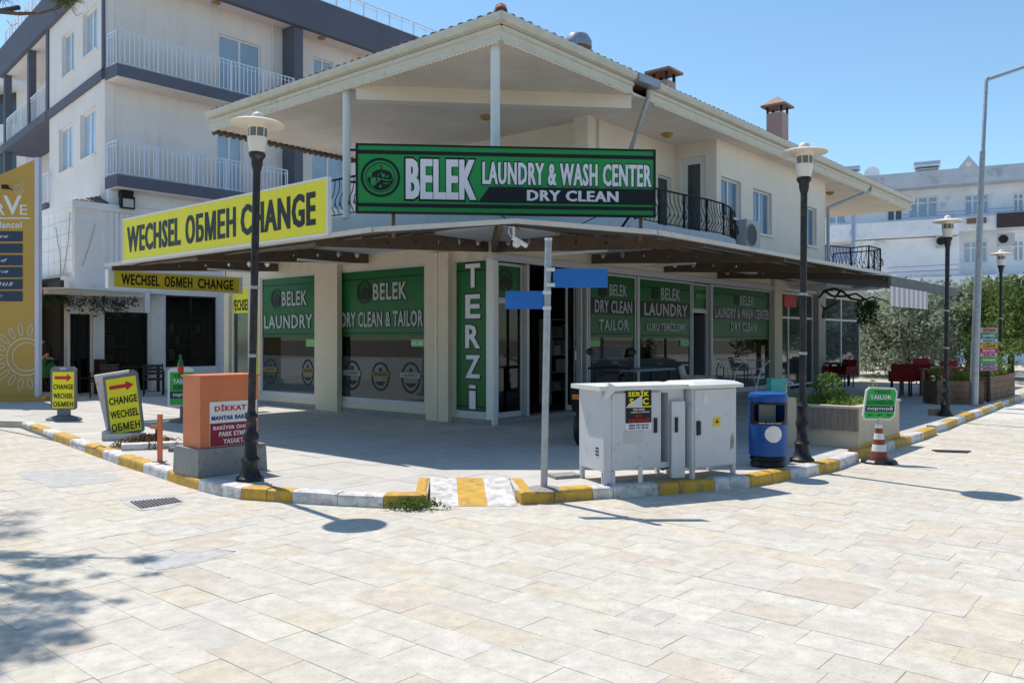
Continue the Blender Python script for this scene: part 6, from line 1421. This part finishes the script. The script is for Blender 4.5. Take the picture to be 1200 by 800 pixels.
part('rule', MB().box(OP.x(-22, OO), OP.x(35.5, OO), yo - .004, yo, OP.z(255.5, OP.x(10, OO), OO) - .02, OP.z(255.5, OP.x(10, OO), OO) + .01), m_white, og)
ol('Restaurant Mancol', -58, 25.5, 259.5, 267, m_white, .02)
mb = MB(); xq, zq = OP.x(22, OO), OP.z(221, 0, OO)
mb.tube([(xq + (.02 + .006 * k) * math.cos(k * .6), yo - .004, zq + (.02 + .006 * k) * math.sin(k * .6)) for k in range(24)], .006, 4); part('swirl_mark', mb, m_white, og)
for i, (py, tt) in enumerate(((271, 'kahvalte'), (285, ''), (299, 'seafood'), (313, 'pasta'), (327, 'ourmus'), (341, 'music'))):
    x1_ = OP.x(26.5, OO); x0_ = ob_ + .3; za = OP.z(py + 12, x1_, OO); zb_ = OP.z(py, x1_, OO)
    zt2, zb2 = OP.z([271, 285.5, 299, 313, 327, 341][i], x1_, OO), OP.z([283, 296.5, 311, 325, 339, 353][i], x1_, OO)
    o = part('menu_plate', MB().box(x0_, x1_, yo - .012, yo, zb2, zt2), m_inkb, og)
    if tt: lettering(o, OP, tt, OP.x([10, 0, 9, 10, 16, 4][i], OO) - .95, OP.x([10, 0, 9, 10, 16, 4][i], OO), zb2 + .09, zt2 - .08, yo - .013, m_paper, None, .0, shear=.4)
sxc = OP.x(30, OO); szm = OP.z(418, sxc, OO)
for rr, tk, dx in ((.46, .025, 0), (.35, .02, .03)):
    a0_ = math.acos(min(1, (oa - .02 - sxc - dx) / rr)); pts = [(sxc + dx + rr * math.cos(a0_ + (2 * math.pi - 2 * a0_) * k / 30), yo - .004, szm + rr * math.sin(a0_ + (2 * math.pi - 2 * a0_) * k / 30)) for k in range(31)]
    part('sun_ring', MB().tube(pts, tk / 2, 4), m_white, og)
for k in range(18):
    a = 2 * math.pi * k / 18; c0, c1 = .53, .80 + (.05 if k % 2 else 0)
    if sxc + c1 * math.cos(a) > oa - .03: continue
    pts = []
    for j in range(17):
        u_ = 2 * math.pi * j / 16; rad = (c0 + c1) / 2 - (c1 - c0) / 2 * math.cos(u_); w__ = .055 * math.sin(u_); pts.append((sxc + rad * math.cos(a) - w__ * math.sin(a), yo - .004, szm + rad * math.sin(a) + w__ * math.cos(a)))
    part('sun_petal', MB().tube(pts, .009, 4), m_white, og)
part('sign_spotlight', MB().tube([(OP.x(14, OO), yo, ztp - .75), (OP.x(14, OO), yo - .25, ztp - .7)], .015, 5).box(OP.x(14, OO) - .06, OP.x(14, OO) + .06, yo - .33, yo - .22, ztp - .78, ztp - .68), m_black, og)
# ================================================================= FAR LEFT HOUSE
fx_ = P(2, 100, 44); FL = Fr(fx_[0] - 6, fx_[1] + 2, -20)
fh = thing('distant_house', 'white house with balconies darkened by painted panels beyond the apartment building at far left', 'building', FL)
part('wall', MB().box(-4, 8.3, 0, 8, 0, 15.6), m_nwall, fh)
for z_ in (5.5, 8.6, 11.7, 14.6): part('balcony_slab', MB().box(-4, 8.6, -1.2, -.001, z_, z_ + .9), m_white, fh)
for z_ in (6.4, 9.5, 12.6): part('balcony_shade_panel', MB().box(2, 7.6, -.02, -.001, z_ + .3, z_ + 2), m_paned, fh)  # dark panels paint the shade between the balcony slabs
part('roof', MB().faces([(-5, -2, 16), (9.5, -2, 16), (9.5, 9, 16), (-5, 9, 16), (2, 3, 18)], [(3, 2, 1, 0), (0, 1, 4), (1, 2, 4), (2, 3, 4), (3, 0, 4)]), m_tile, fh)
part('steel_frame', MB().tube([(-4, -1, 18.5), (9, -1, 18.5)], .12, 6).tube([(6, -1, 16), (6, -1, 18.5)], .1, 6), m_iron, fh)
# ================================================================= FAR RIGHT APARTMENT BLOCK
fo = P(950, 300, 58); FR = Fr(fo[0], fo[1], -27.6)
fb = thing('white_apartment_block', 'weathered blue white apartment block with balconies behind the olive trees', 'building', FR)
X = lambda px, off=0: FR.x(px, off)
Zz = lambda py, px=1100: FR.z(py, X(px))
tops = [(X(1064), X(1099), Zz(255, 1080), Zz(230.5, 1080)), (X(1130), X(1159), Zz(252, 1145), Zz(227.5, 1145)), (X(1187), X(1206), Zz(249, 1195), Zz(226, 1195)), (X(1128), X(1157), Zz(308, 1145), Zz(282, 1145)), (X(1187), X(1206), Zz(306, 1195), Zz(281, 1195)), (X(969), X(991), Zz(262, 980), Zz(243, 980)), (X(1039), X(1058), Zz(259, 1048), Zz(240, 1048)), (X(1222), X(1245), Zz(249, 1230), Zz(226, 1230))]
Zb = lambda py, px=1100: FR.z(py, X(px, -1.3), -1.3)
zr_ = Zb(201, 1100)
part('wall', MB().wall(X(940), X(1265), 0, zr_, 0, .4, tops), m_fwall, fb)
part('side_wall', MB().box(X(940), X(940) + .4, .401, 12, 0, zr_), m_fwall, fb)
for i, q in enumerate(tops): window(fb, FR, *q, .12, 2 if i not in (5, 6) else 1, (.7,) if i != 6 else (), .09, m_fwall, m_pane3 if i != 6 else m_paned, .1, False)
part('parapet', MB().box(X(940), X(1265), -1.3, -.001, Zb(217, 1100), zr_ + .1), m_fpar, fb)
gxm = X(1135, -1.3); part('parapet_gable', MB().yprism([(X(1123, -1.3), zr_ + .1), (X(1147, -1.3), zr_ + .1), (gxm, zr_ + .1 + .75)], -1.32, -1.0), m_fpar, fb)
mb = MB(); disc(mb, gxm, zr_ + .3, .17, -1.34, -1.321, 16); part('round_emblem', mb, m_white, fb)
for a, b, p0_, p1_ in ((X(1052, -1.3), X(1265), 256, 272), (X(1052, -1.3), X(1265), 324, 345)):
    part('balcony_front', MB().box(a, b, -1.3, -1.15, Zb(p1_), Zb(p0_)), m_fwall, fb); part('balcony_floor', MB().box(a, b, -1.149, -.001, Zb(p1_), Zb(p1_) + .2), m_fwall, fb)
part('balcony_front', MB().box(X(955), X(1124, -1.3), -1.5, -1.31, Zb(276), Zb(257)), m_fwall, fb); part('balcony_floor', MB().box(X(955), X(1124, -1.3), -1.309, -.001, Zb(276), Zb(276) + .2), m_fwall, fb)
part('closed_bay', MB().box(X(1000), X(1124, -1.0), -1.0, -.001, Zb(330), Zb(277)), m_fwall, fb)
part('blue_column', MB().box(X(998, -1.6), X(1002, -1.6), -1.6, -1.5, 0, Zb(240)), m_fblue, fb)
part('blue_panel', MB().box(X(968, -.1), X(1000, -.1), -.1, -.002, Zb(305, 985), Zb(285, 985)), m_fblue, fb)
for z0_, z1_ in ((Zb(256), Zb(249)),): part('balcony_rail', MB().tube([(X(1058, -1.25), -1.25, z1_), (X(1265), -1.25, z1_)], .04, 5).tube([(X(1058, -1.25), -1.25, (z0_ + z1_) / 2), (X(1265), -1.25, (z0_ + z1_) / 2)], .03, 5), m_fblue, fb)
part('balcony_rail', MB().tube([(X(1040, -1.6), -1.6, Zb(318)), (X(1124, -1.6), -1.6, Zb(317))], .04, 5).tube([(X(1040, -1.6), -1.6, Zb(312)), (X(1124, -1.6), -1.6, Zb(311))], .03, 5), m_fblue, fb)
part('brown_screen', MB().box(X(1168, -1.4), X(1245, -1.4), -1.45, -1.31, Zb(266, 1190), Zb(249, 1190)), m_brown, fb)
part('flower_trough', MB().box(X(1133, -1.4), X(1156, -1.4), -1.6, -1.31, Zb(262, 1145), Zb(256, 1145)), m_wood2, fb)
part('door_recess', MB().box(X(1095, -.1), X(1108, -.1), -.05, -.001, Zb(306, 1100), Zb(280, 1100)), m_fblue, fb)
for px, py, lab in ((1097, 290, 'air conditioner in the shaded balcony left of the third lamp head'), (1168, 288, 'air conditioner above the farthest lamp head')):
    x_ = X(px, -1.05); ac_unit('air_conditioner', lab, FR.sub(x_, -1.05, 0, FR.z(py, x_, -1.05)), .95 if px > 1100 else .8, .75)
def solar(px0, px1, py0, py1, lab):
    x0_, x1_ = X(px0, 2), X(px1, 2); za, zb_ = FR.z(py1, x0_, 2), FR.z(py0, x0_, 2); t = thing('solar_water_heater', lab, 'solar heater', FR.sub(x0_, 2, 0, za), 'solar water heaters on the far roofs')
    w_ = x1_ - x0_; h = zb_ - za; r = min(.3, h * .28)
    part('tank', MB().tube([(0, 0, h - r), (w_, 0, h - r)], r, 12), m_chrome, t, smooth=True); part('panel', MB().faces([(.1, -.9, .25), (w_ - .1, -.9, .25), (w_ - .1, -.1, h - r * 2), (.1, -.1, h - r * 2)], [(0, 1, 2, 3)]) if False else MB().xprism([(-.9, .2), (-.85, .15), (-.05, h - 2 * r - .05), (-.1, h - 2 * r)], .1, w_ - .1), m_pane, t)
    part('stand', MB().tube([(.15, 0, -.6), (.15, 0, h - 2 * r)], .03, 4).tube([(w_ - .15, 0, -.6), (w_ - .15, 0, h - 2 * r)], .03, 4).tube([(.15, -.9, -.6), (.15, -.9, .2)], .03, 4).tube([(w_ - .15, -.9, -.6), (w_ - .15, -.9, .2)], .03, 4), m_chrome, t)
solar(1071, 1102, 190, 207, 'double solar water heater in the middle of the far white roof')
solar(990, 1008, 195, 208, 'small solar tank at the left end of the far white roof')
solar(1152, 1170, 195, 204, 'low solar tank just right of the tall grey pole on the far roof')
solar(1197, 1225, 193, 202, 'solar tank cut by the right edge of the view')
dsx = X(1022, 1.5); dz_ = FR.z(204, dsx, 1.5); dsh = thing('satellite_dish', 'pale round satellite dish on the far white roof', 'satellite dish', FR.sub(dsx, 1.5, -20, dz_))
part('dish', MB().lathe([(.02, 0), (.35, .04), (.5, .12), (.5, .14), (.33, .07), (.02, .03)], 20), m_white, dsh, FR.sub(dsx, 1.5, 0, dz_).m @ Matrix.Rotation(R_(80), 4, 'X'), smooth=True)
part('dish_stand', MB().tube([(0, .05, -.9), (0, .05, 0)], .04, 5), m_iron, dsh)

# ================================================================= ACROSS THE STREET (seen in the shop glass)
car = thing('parked_car', 'silver hatchback parked on the road, seen mirrored in the laundry windows', 'car', R.sub(15.6, -9.3, 0, 0))
m_carp = M('silver_car_paint', (.55, .56, .58), .25, metal=.4, var=.03); m_carg = M('car_glass', (.02, .025, .03), .05, spec=.8)
part('body', MB().yprism([(0, .35), (.05, .75), (.5, .85), (3.3, .95), (4.1, .85), (4.2, .5), (4.15, .3), (3.7, .22), (.4, .22)], 0, 1.7), m_carp, car)
cab = part('cabin', MB().faces([(.35, .08, .86), (3.35, .08, .93), (3.35, 1.62, .93), (.35, 1.62, .86), (1.0, .25, 1.38), (2.45, .25, 1.42), (2.45, 1.45, 1.42), (1.0, 1.45, 1.38)], [(4, 5, 6, 7), (0, 1, 5, 4), (1, 2, 6, 5), (2, 3, 7, 6), (3, 0, 4, 7)]), m_carp, car)
for ys in (.06, 1.64):
    sg = -1 if ys < 1 else 1
    for q in ([(.75, .93), (1.65, .95), (1.65, 1.33), (1.1, 1.3)], [(1.73, .95), (2.95, .97), (2.4, 1.35), (1.73, 1.34)]):
        f = lambda z: (.08 + .17 * (z - .86) / .54 - .01) if sg < 0 else (1.62 - .17 * (z - .86) / .54 + .01)
        part('side_window', MB().poly([(x, f(z), z) for x, z in q]), m_carg, car)
for x in (.8, 3.4):
    for y in (-.01, 1.5): part('wheel', MB().yprism([(x + .31 * math.cos(k * math.pi / 10), .31 + .31 * math.sin(k * math.pi / 10)) for k in range(20)], y, y + .21), m_blk, car)
def street_tree(x, y, lab):
    t = thing('street_tree', lab, 'tree', (x, y, 0), 'trees across the street'); rd = random.Random(int(x * 10)); lf = MB(); tr = MB().tube([(0, 0, 0), (.1, 0, 2), (0, .1, 4)], [.2, .16, .1], 8)
    for k in range(46):
        a = rd.random() * 6.283; rr = rd.uniform(.3, 3.0); c = (math.cos(a) * rr, math.sin(a) * rr * .8, rd.uniform(1.6, 7.2)); leaves(lf, c, rd.uniform(.9, 1.4), 60, .22, .9, rd, .1)
        if k < 8: tr.tube([(0, 0, 2.6), tuple(v * .6 for v in c[:2]) + ((c[2] + 2.6) / 2,), c], [.09, .06, .02], 5)
    part('trunk', tr, m_bark, t); part('crown', lf, m_bush, t); return t
tr0 = street_tree(-18, -9, 'broad green tree across the street, mirrored in the shop glass')
for x, y, a in ((-12, -12, 50), (-6.5, -10, 100), (-.5, -11.5, 170), (5, -10, 220), (10.5, -9, 280), (16, -6, 20), (21.5, -2, 80), (26, 4, 140), (31, 10, 200)):
    copy_tree(tr0, Matrix.Translation((x, y, 0)) @ Matrix.Rotation(R_(a), 4, 'Z'))

# rooms behind the glass
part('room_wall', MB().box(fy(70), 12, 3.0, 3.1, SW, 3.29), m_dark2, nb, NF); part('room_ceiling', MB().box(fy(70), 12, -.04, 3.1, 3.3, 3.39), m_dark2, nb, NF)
part('room_partition', MB().box(fy(176), fy(178), -.04, 3.0, SW, 3.29), m_dark2, nb, NF); part('room_end_wall', MB().box(fy(70) - .1, fy(70), -.3, 3.0, SW, 3.29), m_dark, nb, NF)  # end wall coloured near black to stand for the room's darkness
def shelves(fr, lab, cols_, w_=1.6, n=3, h=.42, base=.5, items='packet'):
    t = thing('shelf_unit', lab, 'shelf', fr)
    for k in range(n + 1): part('shelf_board', MB().box(0, w_, 0, .35, base + h * k, base + h * k + .02), m_greyl, t)
    for x in (0, w_ - .02): part('upright', MB().box(x, x + .02, .0, .35, 0, base + h * n + .02), m_greyl, t)
    rs = random.Random(len(lab))
    for k in range(n):
        x = .06
        while x < w_ - .2:
            ww = rs.uniform(.1, .22); hh = rs.uniform(.4, .85) * h
            if rs.random() < .8: part(items, MB().box(x, x + ww, .05, .28, base + h * k + .021, base + h * k + .021 + hh), rs.choice(cols_), t)
            x += ww + rs.uniform(.02, .1)
    return t
whites = [m_paper, M('grey_shirt', (.3, .3, .3)), m_table, m_paper, M('beige_cloth', (.4, .33, .25), .9)]
shelves(R.sub(3.5, 1.4, 0, SW + .08), 'shelf of folded laundry dimly seen inside the right front, beside the open door', whites, 2.6, 4, .4, .3, 'folded_pile')
shelves(R.sub(6.6, 2.0, 0, SW + .08), 'shelf of folded laundry dimly seen behind the widest right hand laundry window', whites, 2.8, 4, .4, .3, 'folded_pile')
shelves(L.sub(W1[0] + .1, 1.6, 0, SW + .08), 'shelf of folded laundry behind the clear strip of the leftmost laundry window', whites, 1.5, 4, .4, .3, 'folded_pile')
shelves(L.sub(W2[0] + .2, 2.0, 0, SW + .08), 'shelf of folded laundry behind the dry clean and tailor window of the left front', whites, 1.9, 4, .4, .3, 'folded_pile')
shelves(NF.sub(gx0 + .2, 1.2, 0, SW), 'shelf of bottles and packets behind the left restaurant window', [m_paper, m_orange, m_bottle, m_redp, m_greyl], 1.9, 4, .45, .4)
shelves(NF.sub(fy(125), 1.4, 0, SW), 'shelf with pale and amber goods in the dark doorway of the left restaurant', [m_paper, m_woodl, m_orange, m_bottle], 1.6, 4, .45, .4)
